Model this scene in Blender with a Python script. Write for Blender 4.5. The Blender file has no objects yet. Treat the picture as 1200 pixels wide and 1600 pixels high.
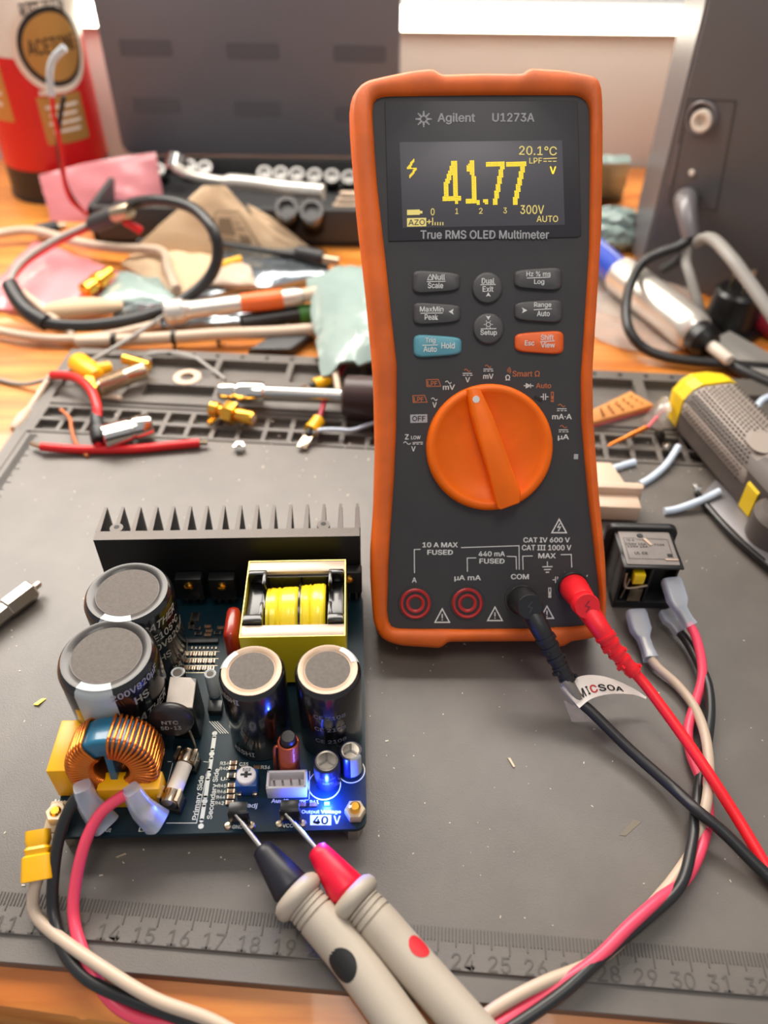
import bpy, bmesh, math, random
from mathutils import Vector, Matrix
SC = bpy.context.scene
S = .01                                    # everything below is written in centimetres
# ---------------------------------------------------------------- camera
FPX, PITCH, ROLL, CAMH = 1232.0, .740436, .0121674, 23.935
_c, _s = math.cos(PITCH), math.sin(PITCH)
FW = Vector((0, _c, -_s)); _u = Vector((0, _s, _c)); _r = Vector((1, 0, 0))
RT = math.cos(ROLL) * _r + math.sin(ROLL) * _u
UP = -math.sin(ROLL) * _r + math.cos(ROLL) * _u
CAM = Vector((0, 0, CAMH))
cd = bpy.data.cameras.new('camera'); co = bpy.data.objects.new('camera', cd); SC.collection.objects.link(co)
co.matrix_world = Matrix(((RT.x, UP.x, -FW.x, 0), (RT.y, UP.y, -FW.y, 0), (RT.z, UP.z, -FW.z, CAMH * S), (0, 0, 0, 1)))
cd.sensor_fit = 'HORIZONTAL'; cd.sensor_width = 36; cd.lens = 36 * FPX / 1200
cd.clip_start = .01; cd.clip_end = 20
cd.dof.use_dof = True; cd.dof.focus_distance = .258; cd.dof.aperture_fstop = 10.5
SC.camera = co
# ---------------------------------------------------------------- world, lights, exposure
SC.view_settings.view_transform = 'Standard'; SC.view_settings.look = 'None'
SC.view_settings.exposure = 0.35; SC.view_settings.gamma = 1; SC.view_settings.use_curve_mapping = False
try: SC.cycles.use_denoising = True
except Exception: pass
wd = bpy.data.worlds.new('room_light'); SC.world = wd; wd.use_nodes = True
wd.node_tree.nodes['Background'].inputs[0].default_value = (.95, .95, 1, 1)
wd.node_tree.nodes['Background'].inputs[1].default_value = .35
def area(name, loc, to, sx, sy, power, col):
    l = bpy.data.lights.new(name, 'AREA'); l.shape = 'RECTANGLE'; l.size = sx; l.size_y = sy; l.energy = power; l.color = col
    o = bpy.data.objects.new(name, l); SC.collection.objects.link(o); o.location = loc
    o.rotation_euler = (Vector(to) - Vector(loc)).to_track_quat('-Z', 'Y').to_euler(); return o
area('window_daylight', (-.05, .70, .47), (0, .1, .12), 1.2, .5, 20.0, (1, .93, .84))
area('overhead_fill', (.1, -.1, 1.5), (.05, .3, 0), .5, .5, 5, (1, .93, .84))  # added overhead fill for the front faces; stands for no known lamp

# ---------------------------------------------------------------- geometry helpers
def ray(px, py): return FW + (px - 600) / FPX * RT - (py - 800) / FPX * UP
def U(px, py, z=0):                        # point of a pixel on the level plane at height z
    d = ray(px, py); return CAM + d * ((z - CAMH) / d.z)
def V(px, py, y):                          # point of a pixel on the upright plane at depth y
    d = ray(px, py); return CAM + d * (y / d.y)
class Plane:
    def __init__(s, o, x, y):
        s.o = Vector(o); s.x = Vector(x).normalized(); s.n = s.x.cross(Vector(y)).normalized(); s.y = s.n.cross(s.x)
    def M(s, z=0):
        o = s.o + s.n * z; x, y, n = s.x, s.y, s.n
        return Matrix(((x.x, y.x, n.x, o.x), (x.y, y.y, n.y, o.y), (x.z, y.z, n.z, o.z), (0, 0, 0, 1)))
    def loc(s, px, py, z=0):               # local xy of a pixel on the plane raised by z
        d = ray(px, py); b = s.o + s.n * z; t = (b - CAM).dot(s.n) / d.dot(s.n); p = CAM + d * t - b
        return Vector((p.dot(s.x), p.dot(s.y)))
def rotz(deg, o=(0, 0, 0)): return Matrix.Translation(Vector(o)) @ Matrix.Rotation(math.radians(deg), 4, 'Z')
def axisM(a, b):                           # local z runs from a to b
    a, b = Vector(a), Vector(b); z = (b - a).normalized(); x = Vector((0, 0, 1)).cross(z)
    x = Vector((1, 0, 0)) if x.length < 1e-4 else x.normalized(); y = z.cross(x)
    return Matrix(((x.x, y.x, z.x, a.x), (x.y, y.y, z.y, a.y), (x.z, y.z, z.z, a.z), (0, 0, 0, 1)))
def spline(pts, n=8, closed=False):
    P = [Vector(p) for p in pts]; N = len(P); out = []
    if N < 3: return P
    for i in range(N if closed else N - 1):
        g = (lambda k: P[k % N]) if closed else (lambda k: P[min(max(k, 0), N - 1)])
        p0, p1, p2, p3 = g(i - 1), g(i), g(i + 1), g(i + 2)
        for k in range(n):
            t = k / n
            out.append(.5 * ((2 * p1) + (p2 - p0) * t + (2 * p0 - 5 * p1 + 4 * p2 - p3) * t * t + (3 * p1 - p0 - 3 * p2 + p3) * t ** 3))
    if not closed: out.append(P[-1])
    return out
_gl = {}
try: FONT = bpy.data.fonts.load(bpy.utils.system_resource('DATAFILES', path='fonts') + '/Inter.woff2')   # the interface face that ships with Blender
except Exception: FONT = None
def glyph(s, bold=0):
    wgt = min(bold, .02) * 1.1; bold = 0
    if (s, wgt) not in _gl:
        cu = bpy.data.curves.new('t', 'FONT'); cu.body = s; cu.size = 1; cu.offset = bold; cu.resolution_u = 3
        if FONT: cu.font = FONT
        o = bpy.data.objects.new('t', cu); SC.collection.objects.link(o); bpy.context.view_layer.update()
        me = bpy.data.meshes.new_from_object(o.evaluated_get(bpy.context.evaluated_depsgraph_get()))
        vs = [(v.co.x, v.co.y) for v in me.vertices]; fs = [tuple(p.vertices) for p in me.polygons]
        bpy.data.objects.remove(o); bpy.data.curves.remove(cu); bpy.data.meshes.remove(me)
        x0 = min(v[0] for v in vs); x1 = max(v[0] for v in vs); y0 = min(v[1] for v in vs); y1 = max(v[1] for v in vs)
        off_ = ((-wgt, 0), (wgt, 0), (0, -wgt * .8), (0, wgt * .8)) if wgt else ((0, 0),)
        nv = len(vs); vs = [(x + dx, y + dy) for dx, dy in off_ for x, y in vs]; fs = [tuple(i + k * nv for i in f) for k in range(len(off_)) for f in fs]; x0 -= wgt; x1 += wgt; y0 -= wgt * .8; y1 += wgt * .8
        _gl[(s, wgt)] = ([((x - x0) / (x1 - x0) - .5, (y - y0) / (y1 - y0) - .5) for x, y in vs], fs, (x1 - x0) / (y1 - y0), nv)
    return _gl[(s, wgt)]
class MB:
    def __init__(s): s.v = []; s.f = []; s.m = []
    def add(s, vs, fs, M=None, m=0):
        b = len(s.v)
        s.v += [tuple(M @ Vector(p)) if M else tuple(p) for p in vs]
        s.f += [tuple(i + b for i in f) for f in fs]; s.m += [m] * len(fs); return s
    def _bm(s, bm, M, m, bev=0, seg=2):
        if bev: bmesh.ops.bevel(bm, geom=bm.edges[:], offset=bev, segments=seg, affect='EDGES', profile=.5, clamp_overlap=True)
        bm.verts.index_update(); s.add([v.co[:] for v in bm.verts], [[v.index for v in f.verts] for f in bm.faces], M, m); bm.free(); return s
    def box(s, c, d, M=None, m=0, b=0):    # centre, full size
        bm = bmesh.new(); bmesh.ops.create_cube(bm, size=1)
        for v in bm.verts: v.co = Vector((c[0] + v.co.x * d[0], c[1] + v.co.y * d[1], c[2] + v.co.z * d[2]))
        return s._bm(bm, M, m, b)
    def hexa(s, bot, top, m=0, b=0, M=None):   # 4 bottom + 4 top corners, counter-clockwise
        bm = bmesh.new(); vs = [bm.verts.new(Vector(p)) for p in list(bot) + list(top)]; n = len(bot)
        bm.faces.new([vs[i] for i in range(n - 1, -1, -1)]); bm.faces.new(vs[n:])
        for i in range(n): bm.faces.new((vs[i], vs[(i + 1) % n], vs[n + (i + 1) % n], vs[n + i]))
        bmesh.ops.recalc_face_normals(bm, faces=bm.faces[:]); return s._bm(bm, M, m, b)
    def prism(s, poly, z0, z1, M=None, m=0, b=0):
        return s.hexa([(p[0], p[1], z0) for p in poly], [(p[0], p[1], z1) for p in poly], m, b, M)
    def rings(s, rs, m=0, M=None, cap0=True, cap1=True, closed=False):
        n = len(rs[0]); vs = [p for r in rs for p in r]; fs = []; k = len(rs)
        for i in range(k if closed else k - 1):
            a, b = i * n, ((i + 1) % k) * n
            for j in range(n): fs.append((a + j, a + (j + 1) % n, b + (j + 1) % n, b + j))
        if not closed:
            if cap0: fs.append(tuple(range(n - 1, -1, -1)))
            if cap1: fs.append(tuple((k - 1) * n + j for j in range(n)))
        return s.add(vs, fs, M, m)
    def lathe(s, prof, M=None, n=32, m=0, a0=None, a1=None, cap=True):
        if a0 is None:
            rs = [[(r * math.cos(2 * math.pi * j / n), r * math.sin(2 * math.pi * j / n), z) for j in range(n)] for r, z in prof]
            return s.rings(rs, m, M, cap, cap)
        vs = []; fs = []
        for r, z in prof:
            for j in range(n + 1):
                a = math.radians(a0 + (a1 - a0) * j / n); vs.append((r * math.cos(a), r * math.sin(a), z))
        for i in range(len(prof) - 1):
            for j in range(n): q = i * (n + 1) + j; fs.append((q, q + 1, q + n + 2, q + n + 1))
        return s.add(vs, fs, M, m)
    def tube(s, pts, r, n=10, m=0, M=None, closed=False, sub=6, flat=1):
        P = spline(pts, sub, closed) if sub else [Vector(p) for p in pts]
        N = len(P); R = r if callable(r) else (lambda t: r); rs = []; nrm = None
        for i in range(N):
            t = (P[(i + 1) % N] - P[i - 1]) if closed else (P[min(i + 1, N - 1)] - P[max(i - 1, 0)])
            t.normalize()
            if nrm is None: nrm = t.cross(Vector((0, 0, 1))); nrm = t.cross(Vector((0, 1, 0))) if nrm.length < .05 else nrm
            nrm = (nrm - t * nrm.dot(t)).normalized(); bn = t.cross(nrm); q = R(i / max(N - 1, 1))
            rs.append([P[i] + (nrm * math.cos(2 * math.pi * j / n) + bn * math.sin(2 * math.pi * j / n) * flat) * q for j in range(n)])
        return s.rings(rs, m, M, closed=closed)
    def ribbon(s, pts, w, M=None, m=0, closed=False):
        P = [Vector((p[0], p[1])) for p in pts]; N = len(P); vs = []; fs = []
        for i in range(N):
            a = P[i - 1] if (i or closed) else P[i]; b = P[(i + 1) % N] if (i < N - 1 or closed) else P[i]
            d1 = (P[i] - a); d2 = (b - P[i]); d = (d1.normalized() if d1.length else Vector((0, 0))) + (d2.normalized() if d2.length else Vector((0, 0)))
            d = d.normalized() if d.length else Vector((1, 0)); k = 1
            if d1.length and d2.length: k = 1 / max(.5, abs(d.dot(d1.normalized())))
            q = Vector((-d.y, d.x)) * w / 2 * k; vs += [(*(P[i] + q), 0), (*(P[i] - q), 0)]
        for i in range(N if closed else N - 1): j = (i + 1) % N; fs.append((2 * i, 2 * i + 1, 2 * j + 1, 2 * j))
        return s.add(vs, fs, M, m)
    def text(s, t, w, h, fn, m=0, bold=0.01):  # fn maps local (u, v) to a point
        vs, fs, asp, nv = glyph(t, bold); w = w or h * asp
        o = Vector(fn(0, 0)); nr = (Vector(fn(.01, 0)) - o).cross(Vector(fn(0, .01)) - o).normalized() * .0015     # each weight pass sits a hair higher
        return s.add([tuple(Vector(fn(x * w, y * h)) + nr * (i // nv)) for i, (x, y) in enumerate(vs)], fs, None, m)
    def tx(s, pl, t, p0, p1, h, z=.01, m=0, bold=0.01):   # text between two pixels on a plane, h = pixel height
        a, b = pl.loc(*p0, z), pl.loc(*p1, z); cx, cy = (p0[0] + p1[0]) / 2, (p0[1] + p1[1]) / 2
        dx, dy = p1[0] - p0[0], p1[1] - p0[1]; L = math.hypot(dx, dy); qx, qy = -dy / L * h / 2, dx / L * h / 2
        H = (pl.loc(cx + qx, cy + qy, z) - pl.loc(cx - qx, cy - qy, z)).length
        e = (b - a).normalized(); f = Vector((-e.y, e.x)); c = (a + b) / 2; M = pl.M(z)
        return s.text(t, (b - a).length, H, lambda u, v: tuple(M @ Vector((*(c + e * u + f * v), 0))), m, bold)
    def line(s, pl, pts, wpx, z=.01, m=0, closed=False):   # ribbon through pixels on a plane
        P = [pl.loc(*p, z) for p in pts]; w = wpx * (pl.loc(pts[0][0] + 1, pts[0][1], z) - pl.loc(*pts[0], z)).length
        return s.ribbon(P, w, pl.M(z), m, closed)
    def build(s, name, mats, parent=None, ang=35):
        mats = mats if isinstance(mats, (list, tuple)) else [mats]
        me = bpy.data.meshes.new(name); o = bpy.data.objects.new(name, me); SC.collection.objects.link(o)
        base = Vector((0, 0, 0))
        if parent is None:
            xs = [v[0] for v in s.v]; ys = [v[1] for v in s.v]; base = Vector(((min(xs) + max(xs)) / 2, (min(ys) + max(ys)) / 2, min(v[2] for v in s.v)))
        me.from_pydata([((v[0] - base.x) * S, (v[1] - base.y) * S, (v[2] - base.z) * S) for v in s.v], [], s.f)
        for q in mats: me.materials.append(q)
        me.polygons.foreach_set('material_index', s.m); me.polygons.foreach_set('use_smooth', [True] * len(s.f))
        me.update(); me.set_sharp_from_angle(angle=math.radians(ang))
        o.location = base * S
        if parent is not None:
            o.parent = parent; w = Matrix.Identity(4); q = parent
            chain = []
            while q is not None: chain.append(q); q = q.parent
            for q in reversed(chain): w = w @ q.matrix_parent_inverse @ Matrix.LocRotScale(q.location, q.rotation_euler, q.scale)
            o.matrix_parent_inverse = w.inverted()
        return o
def tag(o, label, cat, group=None, kind=None):
    o['label'] = label; o['category'] = cat
    if group: o['group'] = group
    if kind: o['kind'] = kind
    return o
def thing(name, loc, label, cat, group=None):
    o = bpy.data.objects.new(name, None); SC.collection.objects.link(o); o.location = Vector(loc) * S; o.empty_display_size = .01
    return tag(o, label, cat, group)
def dup_part(o, d, parent=None):           # another of a part, moved by d
    c = o.copy(); SC.collection.objects.link(c); c.location = o.location + Vector(d) * S
    if parent: c.parent = parent
    return c
# ---------------------------------------------------------------- materials
def lin(c): return tuple((x / 255 / 12.92 if x / 255 <= .04045 else ((x / 255 + .055) / 1.055) ** 2.4) for x in c)
def mat(name, col, rough=.5, metal=0, noise=0, nscale=300, bump=0, bscale=900, emit=0, trans=0, alpha=1, coat=0, col2=None, spec=None, ecol=None, stretch=None):
    m = bpy.data.materials.new(name); m.use_nodes = True; nt = m.node_tree; b = nt.nodes['Principled BSDF']; L = nt.links.new
    c = lin(col); b.inputs['Base Color'].default_value = (*c, 1); b.inputs['Roughness'].default_value = rough; b.inputs['Metallic'].default_value = metal
    b.inputs['Transmission Weight'].default_value = trans; b.inputs['Alpha'].default_value = alpha; b.inputs['Coat Weight'].default_value = coat
    if spec is not None: b.inputs['Specular IOR Level'].default_value = spec
    if emit: b.inputs['Emission Color'].default_value = (*lin(ecol or col), 1); b.inputs['Emission Strength'].default_value = emit
    if noise or bump or col2:
        tc = nt.nodes.new('ShaderNodeTexCoord'); src = tc.outputs['Object']
        if stretch:
            mp = nt.nodes.new('ShaderNodeMapping'); mp.inputs['Scale'].default_value = stretch; L(src, mp.inputs['Vector']); src = mp.outputs[0]
    if noise or col2:
        n = nt.nodes.new('ShaderNodeTexNoise'); n.inputs['Scale'].default_value = nscale; n.inputs['Detail'].default_value = 6; L(src, n.inputs['Vector'])
        r = nt.nodes.new('ShaderNodeValToRGB'); r.color_ramp.elements[0].position = .35; r.color_ramp.elements[1].position = .68
        d = lin(col2) if col2 else tuple(x * (1 - noise) for x in c)
        r.color_ramp.elements[0].color = (*d, 1); r.color_ramp.elements[1].color = (*c, 1); L(n.outputs['Fac'], r.inputs['Fac']); L(r.outputs[0], b.inputs['Base Color'])
    if bump:
        n2 = nt.nodes.new('ShaderNodeTexNoise'); n2.inputs['Scale'].default_value = bscale; n2.inputs['Detail'].default_value = 3; L(src, n2.inputs['Vector'])
        bp = nt.nodes.new('ShaderNodeBump'); bp.inputs['Strength'].default_value = bump; bp.inputs['Distance'].default_value = .0004; L(n2.outputs['Fac'], bp.inputs['Height']); L(bp.outputs[0], b.inputs['Normal'])
    return m
K = dict(
 mat=mat('silicone_grey', (101, 94, 87), .42, noise=.2, nscale=45, bump=.2, bscale=2500, spec=.7), matmark=mat('moulded_mark', (82, 77, 72), .5),
 wood=mat('varnished_pine', (226, 150, 66), .38, col2=(186, 104, 36), nscale=14, bump=.15, bscale=60, coat=.3, stretch=(1.2, 9, 9)),
 woodedge=mat('dark_wood_edge', (124, 68, 34), .45, col2=(84, 42, 20), nscale=14, stretch=(1.2, 9, 9)),
 wall=mat('painted_wall', (204, 202, 204), .8, bump=.1), floor=mat('floor_board', (120, 100, 80), .6),
 orange=mat('orange_rubber', (238, 106, 20), .5, noise=.3, nscale=55, bump=.2, bscale=4000),
 dial=mat('orange_dial', (255, 112, 0), .42, noise=.12, nscale=90, spec=.3),
 face=mat('charcoal_face', (54, 52, 53), .5, noise=.12, nscale=80, bump=.3, bscale=6000),
 bezel=mat('bezel_gloss', (48, 47, 50), .5), screen=mat('oled_glass_hazed', (84, 82, 88), .45),  # screen grey has haze and reflection on the glass mixed in
 digit=mat('oled_yellow', (240, 205, 40), .5, emit=.75), digdim=mat('oled_pale', (215, 195, 110), .5, emit=.35),
 key=mat('key_grey', (76, 74, 74), .5), teal=mat('key_teal', (92, 158, 172), .5), okey=mat('key_orange', (236, 100, 34), .5),
 white=mat('print_white', (226, 224, 218), .6), oprint=mat('print_orange', (196, 108, 60), .6), grey=mat('print_grey', (172, 170, 170), .6), black=mat('ink_black', (18, 18, 18), .6),
 jackred=mat('jack_red', (176, 36, 36), .35), dark=mat('hole_dark', (12, 12, 12), .6),
 blackrub=mat('black_rubber', (28, 28, 29), .42, bump=.15, bscale=3000), redrub=mat('red_rubber', (236, 26, 38), .4, bump=.15, bscale=3000),
 pink=mat('pink_insulation', (240, 72, 100), .38), cream=mat('cream_insulation', (196, 174, 152), .42), blackwire=mat('black_insulation', (34, 34, 34), .36),
 redwire=mat('red_insulation', (214, 22, 26), .35),
 probe=mat('probe_grey', (178, 166, 150), .45, noise=.06, nscale=60, bump=.1, bscale=4000), nose=mat('probe_nose_navy', (24, 24, 34), .42), nosered=mat('probe_nose_red', (226, 8, 50), .4),
 steel=mat('steel', (196, 192, 186), .26, 1), chrome=mat('chrome', (220, 216, 208), .14, 1), sockchrome=mat('socket_chrome', (110, 108, 106), .24, 1), gold=mat('gold_plate', (246, 180, 70), .24, 1), alu=mat('aluminium', (196, 186, 172), .38, 1, bump=.1),
 pcb=mat('solder_mask', (4, 40, 52), .42, noise=.35, nscale=120, spec=.3), pcbedge=mat('board_edge', (70, 92, 92), .6), silk=mat('silkscreen', (222, 224, 218), .6),
 hsink=mat('black_anodised', (16, 16, 17), .42, .2), hsinkend=mat('cut_aluminium', (96, 90, 85), .5, .4, bump=.3, bscale=2000),
 sleeve=mat('capacitor_sleeve', (16, 16, 18), .22, coat=.4), captop=mat('capacitor_vent_top', (100, 91, 84), .6, .0, noise=.2, nscale=900, bump=.5, bscale=5000), caprim=mat('capacitor_shrunk_rim', (44, 39, 36), .36, coat=.15), capstripe=mat('capacitor_stripe', (176, 180, 180), .35),  # rim brown stands for light reflected on the black sleeve
 caprimlt=mat('capacitor_clear_rim', (176, 148, 122), .4, .1, coat=.15), captxt=mat('capacitor_print', (168, 166, 160), .5), captxt2=mat('capacitor_print_dim', (110, 108, 125), .5),
 copper=mat('copper_winding', (214, 118, 46), .22, .85), copper2=mat('copper_winding_pink', (206, 100, 70), .28, .7), teal_tape=mat('toroid_tape', (20, 96, 126), .3, coat=.4),
 ycap=mat('yellow_box', (246, 178, 8), .35), ntc=mat('ntc_epoxy', (34, 30, 32), .4), relay=mat('block_black', (22, 22, 22), .32), relaylit=mat('block_top_lit', (128, 118, 108), .3, .2, noise=.2, nscale=200),
 ceramic=mat('fuse_ceramic', (244, 232, 218), .35), clip=mat('clip_metal', (206, 186, 160), .22, 1), tin=mat('tinned', (176, 160, 138), .3, 1),
 xyellow=mat('transformer_tape', (240, 214, 40), .28, coat=.3), xtape=mat('transformer_edge_tape', (196, 184, 70), .35), ferrite=mat('ferrite', (186, 166, 146), .32, .2, noise=.12, nscale=200), bobbin=mat('bobbin_black', (18, 18, 18), .24, coat=.3), fredcap=mat('film_capacitor_red', (150, 36, 20), .28, coat=.3),
 jst=mat('connector_white', (226, 220, 222), .4), trimblue=mat('trimmer_blue', (30, 80, 150), .4), ecap=mat('small_cap_sleeve', (32, 34, 66), .3), led=mat('blue_led', (40, 110, 255), .3, emit=38, ecol=(30, 110, 255)),
 nut=mat('nylon_nut', (206, 190, 160), .35, .3), nylon=mat('nylon_clip', (190, 170, 140), .5), smd=mat('chip_black', (24, 22, 22), .4), smdr=mat('chip_brown', (120, 84, 58), .4),
 clear=mat('clear_blue_sleeve', (226, 238, 255), .25, trans=.4, alpha=.55), buttyel=mat('yellow_crimp', (244, 180, 10), .35),
 tape=mat('clear_tape', (225, 215, 205), .25, trans=.6, alpha=.5), paper=mat('white_label', (236, 226, 216), .6), cred=mat('label_red', (200, 30, 40), .6),
 inlet=mat('inlet_black', (30, 30, 31), .38), inletlid=mat('inlet_lid', (150, 142, 136), .42, noise=.08), fuseyel=mat('fuse_yellow', (250, 214, 20), .35, coat=.3), beige=mat('beige_plastic', (214, 188, 164), .45),
 toolgrey=mat('grip_grey', (158, 146, 136), .55, bump=.2), tooldark=mat('grip_dark', (88, 80, 74), .55), toolyel=mat('tool_yellow', (238, 200, 24), .4),
 bluewh=mat('pale_blue_insulation', (206, 220, 236), .35), oboard=mat('orange_board', (244, 166, 96), .5, noise=.1), pinkedge=mat('pink_edge', (240, 110, 120), .5),
 canwhite=mat('can_white', (214, 200, 184), .4, .1), canred=mat('can_red', (214, 26, 30), .32, noise=.1, nscale=20), canblack=mat('can_black', (26, 24, 24), .4), cangold=mat('can_gold', (190, 142, 76), .35, .4), canwht2=mat('can_ring', (226, 214, 198), .4),
 case=mat('case_black', (54, 54, 55), .5, bump=.3, bscale=1500), caselid=mat('case_lid_hazed', (112, 112, 118), .48, bump=.2, bscale=2000), caselo=mat('case_lid_recess', (88, 88, 93), .5),  # lid grey is lightened to stand for glare haze over it
 pc=mat('tower_black_hazed', (88, 86, 87), .5, bump=.2, bscale=3000), pcedge=mat('tower_edge', (120, 116, 118), .35, .3), tube=mat('tube_diffuser', (255, 252, 236), .5, emit=9, ecol=(255, 248, 225)), housing=mat('lamp_housing', (170, 170, 170), .5),  # tower colour is raised to include the veiling haze
 pinkbag=mat('pink_antistatic', (238, 150, 156), .25, noise=.25, nscale=30, coat=.3, alpha=.93), silverbag=mat('silver_antistatic', (150, 158, 164), .14, .75, noise=.35, nscale=40), palebag=mat('pale_green_bag', (152, 172, 166), .22, noise=.15, nscale=30, coat=.4), tanpaper=mat('tan_paper', (214, 184, 148), .6, noise=.15, nscale=25), tanprint=mat('tan_print', (128, 106, 82), .6), clearbag=mat('clear_bag', (226, 216, 206), .12, trans=.5, alpha=.55, noise=.1, nscale=40),
 cobalt=mat('blue_barrel', (38, 70, 176), .3, coat=.4), penwhite=mat('satin_silver', (220, 214, 204), .28, .6), brown=mat('brown_handle', (58, 38, 34), .4), orangeband=mat('orange_band', (240, 110, 50), .35), greencap=mat('green_cap', (70, 130, 50), .4),
 maroon=mat('dark_red_plastic', (150, 24, 44), .4), stripgrey=mat('strip_grey', (150, 146, 140), .45), brass=mat('brass_flake', (220, 190, 60), .3, 1), speck=mat('wire_specks', (214, 200, 184), .35, .3), stain=mat('dried_flux', (116, 106, 92), .6), cyan_clear=mat('clear_tip', (216, 230, 236), .2, trans=.4, alpha=.85),
)
# ================================================================ setting
m = MB(); m.box((0, 74.5, 30), (260, 3, 215)); o = m.build('wall_back', K['wall']); o['kind'] = 'structure'
m = MB(); m.box((0, 10, -77), (260, 190, 2)); o = m.build('floor', K['floor']); o['kind'] = 'structure'
m = MB(); m.prism([(-70, 13.2), (-8, 6.35), (66, -1.8), (66, 72.9), (-70, 72.9)], -3.3, -.5, b=.35)
desk = tag(m.build('wooden_desk', K['wood']), 'orange-brown varnished wooden desk under the grey work mat', 'desk')
m = MB(); m.prism([(-69, 13.6), (-8, 6.9), (65, -1), (65, 72), (-69, 72)], -7.5, -3.3); m.build('apron', K['woodedge'], desk)
for x, y in ((-66, 18), (62, 6), (-66, 68), (62, 68)):
    m = MB(); m.box((x, y, -41.75), (5, 5, 68.5), b=.4); m.build('leg', K['woodedge'], desk)
# strip lamp along the wall
za, zb = V(840, 52, 70.2).z, V(840, 13, 70.2).z
m = MB(); m.box((-3, 72, (za + zb) / 2), (92, 1.9, zb - za + .5), b=.2); lamp = tag(m.build('strip_lamp', K['housing']), 'bright white strip lamp running along the wall behind the desk clutter', 'lamp')
m = MB(); m.box((-3, 70.6, (za + zb) / 2), (91, .9, zb - za), b=.3); m.build('diffuser', K['tube'], lamp)
# ---------------------------------------------------------------- silicone work mat
MA = -.0648450; MO = Vector((-21.2482, 10.1348, 0))
PM = Plane(MO, (math.cos(MA), math.sin(MA), 0), (-math.sin(MA), math.cos(MA), 0)); MM = PM.M(0)
rect = [(1.05, 46, -1.8, 30, -.1), (1.6, 45.4, -1.1, 30, 0), (1.75, 2.0, -1.1, 22, -.05), (1.9, 5.5, 25.0, 29.4, -.2), (5.65, 38.05, 24.75, 30, .12), (2.0, 36.5, 24.35, 24.5, -.1), (1.8, 36.5, 21.9, 22.0, -.15)]
for r0, r1 in ((23.25, 24.1), (22.2, 23.0)):
    for i in range(26):
        rect.append((2.05 + i * 1.31, 3.12 + i * 1.31, r0, r1, -.38))
for i in range(8):
    x = 6.1 + i * 4.07 if i < 6 else 29.3 + (i - 6) * 4.3; rect.append((x, x + 3.75, 27.3, 29.2, -.38))
rect += [(6.6, 10.4, 25.4, 26.5, -.36), (38.6, 44.5, 26.6, 28.4, -.36)]
xs = sorted({round(v, 3) for r in rect for v in r[:2]}); ys = sorted({round(v, 3) for r in rect for v in r[2:4]})
def zz(i, j):
    if not (0 <= i < len(xs) - 1 and 0 <= j < len(ys) - 1): return -.5
    cx, cy = (xs[i] + xs[i + 1]) / 2, (ys[j] + ys[j + 1]) / 2; z = -.5
    for a, b, c, d, h in rect:
        if a < cx < b and c < cy < d: z = h
    return z
m = MB(); vid = {}; vs = []; fs = []
def vv(x, y, z):
    k = (round(x, 3), round(y, 3), round(z, 3))
    if k not in vid: vid[k] = len(vs); vs.append(k)
    return vid[k]
for i in range(len(xs) - 1):
    for j in range(len(ys) - 1):
        z = zz(i, j); x0, x1, y0, y1 = xs[i], xs[i + 1], ys[j], ys[j + 1]
        fs.append((vv(x0, y0, z), vv(x1, y0, z), vv(x1, y1, z), vv(x0, y1, z)))
        for (a, b), q in ((((x0, y0), (x1, y0)), zz(i, j - 1)), (((x1, y0), (x1, y1)), zz(i + 1, j)), (((x1, y1), (x0, y1)), zz(i, j + 1)), (((x0, y1), (x0, y0)), zz(i - 1, j))):
            if q < z - 1e-6: fs.append((vv(*a, q), vv(*b, q), vv(*b, z), vv(*a, z)))
fs.append((vv(xs[0], ys[-1], -.5), vv(xs[-1], ys[-1], -.5), vv(xs[-1], ys[0], -.5), vv(xs[0], ys[0], -.5)))
m.add(vs, fs, MM)
wmat = m.build('work_mat', [K['mat']], None, 20)
bvm = wmat.modifiers.new('bevel', 'BEVEL'); bvm.width = .0006; bvm.segments = 2; bvm.limit_method = 'ANGLE'
tag(wmat, 'dark grey silicone work mat with moulded ruler and parts trays, lying on the desk', 'mat')
m = MB()
for k in range(30, 440):
    x = k * .1; h = .62 if k % 10 == 0 else (.5 if k % 5 == 0 else .36)
    m.box((x, -h / 2, .012), (.035, h, .03), MM)
    if 40 < k < 218: y = x; m.box((2.05 + h / 2, y, .012), (h, .035, .03), MM)
for k in range(4, 43):
    m.text(str(k), None, .42, lambda u, v, k=k: tuple(MM @ Vector((k - .3 + u, -.86 + v, .012))), 0, .004)
m.build('ruler_markings', K['matmark'], wmat)
m = MB()
for i in range(22):
    for c in (6.95 + i * 1.415,): m.lathe([(.0, .123), (.13, .123)], MM @ Matrix.Translation((c, 29.62, .0)), 12)
m.build('rim_holes', K['dark'], wmat)
# ================================================================ multimeter
B = U(763, 1003, 1.0); T = math.radians(38)
nn = Vector((0, -math.cos(T), math.sin(T))); d = ray(745, 110); top = CAM + d * ((B - CAM).dot(nn) / d.dot(nn)); yy = (top - B).normalized()
PF = Plane(B, yy.cross(nn), yy)
meter = thing('multimeter', (B.x, B.y + 2, 0), 'orange and charcoal handheld multimeter standing propped up on the work mat', 'multimeter')
outer = [(545, 173), (549, 150), (561, 133), (575, 125), (610, 117), (645, 110), (675, 107), (682, 109), (689, 116), (752, 114), (816, 115), (821, 109), (827, 106), (876, 109), (918, 116), (934, 122), (941, 133), (943, 160), (943, 260), (941, 360), (932, 500), (927, 580), (928, 650), (937, 773), (947, 873), (949, 940), (948, 972), (941, 990), (925, 999), (893, 1003), (880, 1012), (850, 1010), (842, 1003), (700, 1004), (690, 1014), (627, 1010), (606, 1004), (593, 996), (583, 973), (578, 900), (578, 857), (582, 807), (585, 707), (583, 607), (580, 560), (571, 465), (557, 342), (547, 220)]
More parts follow.
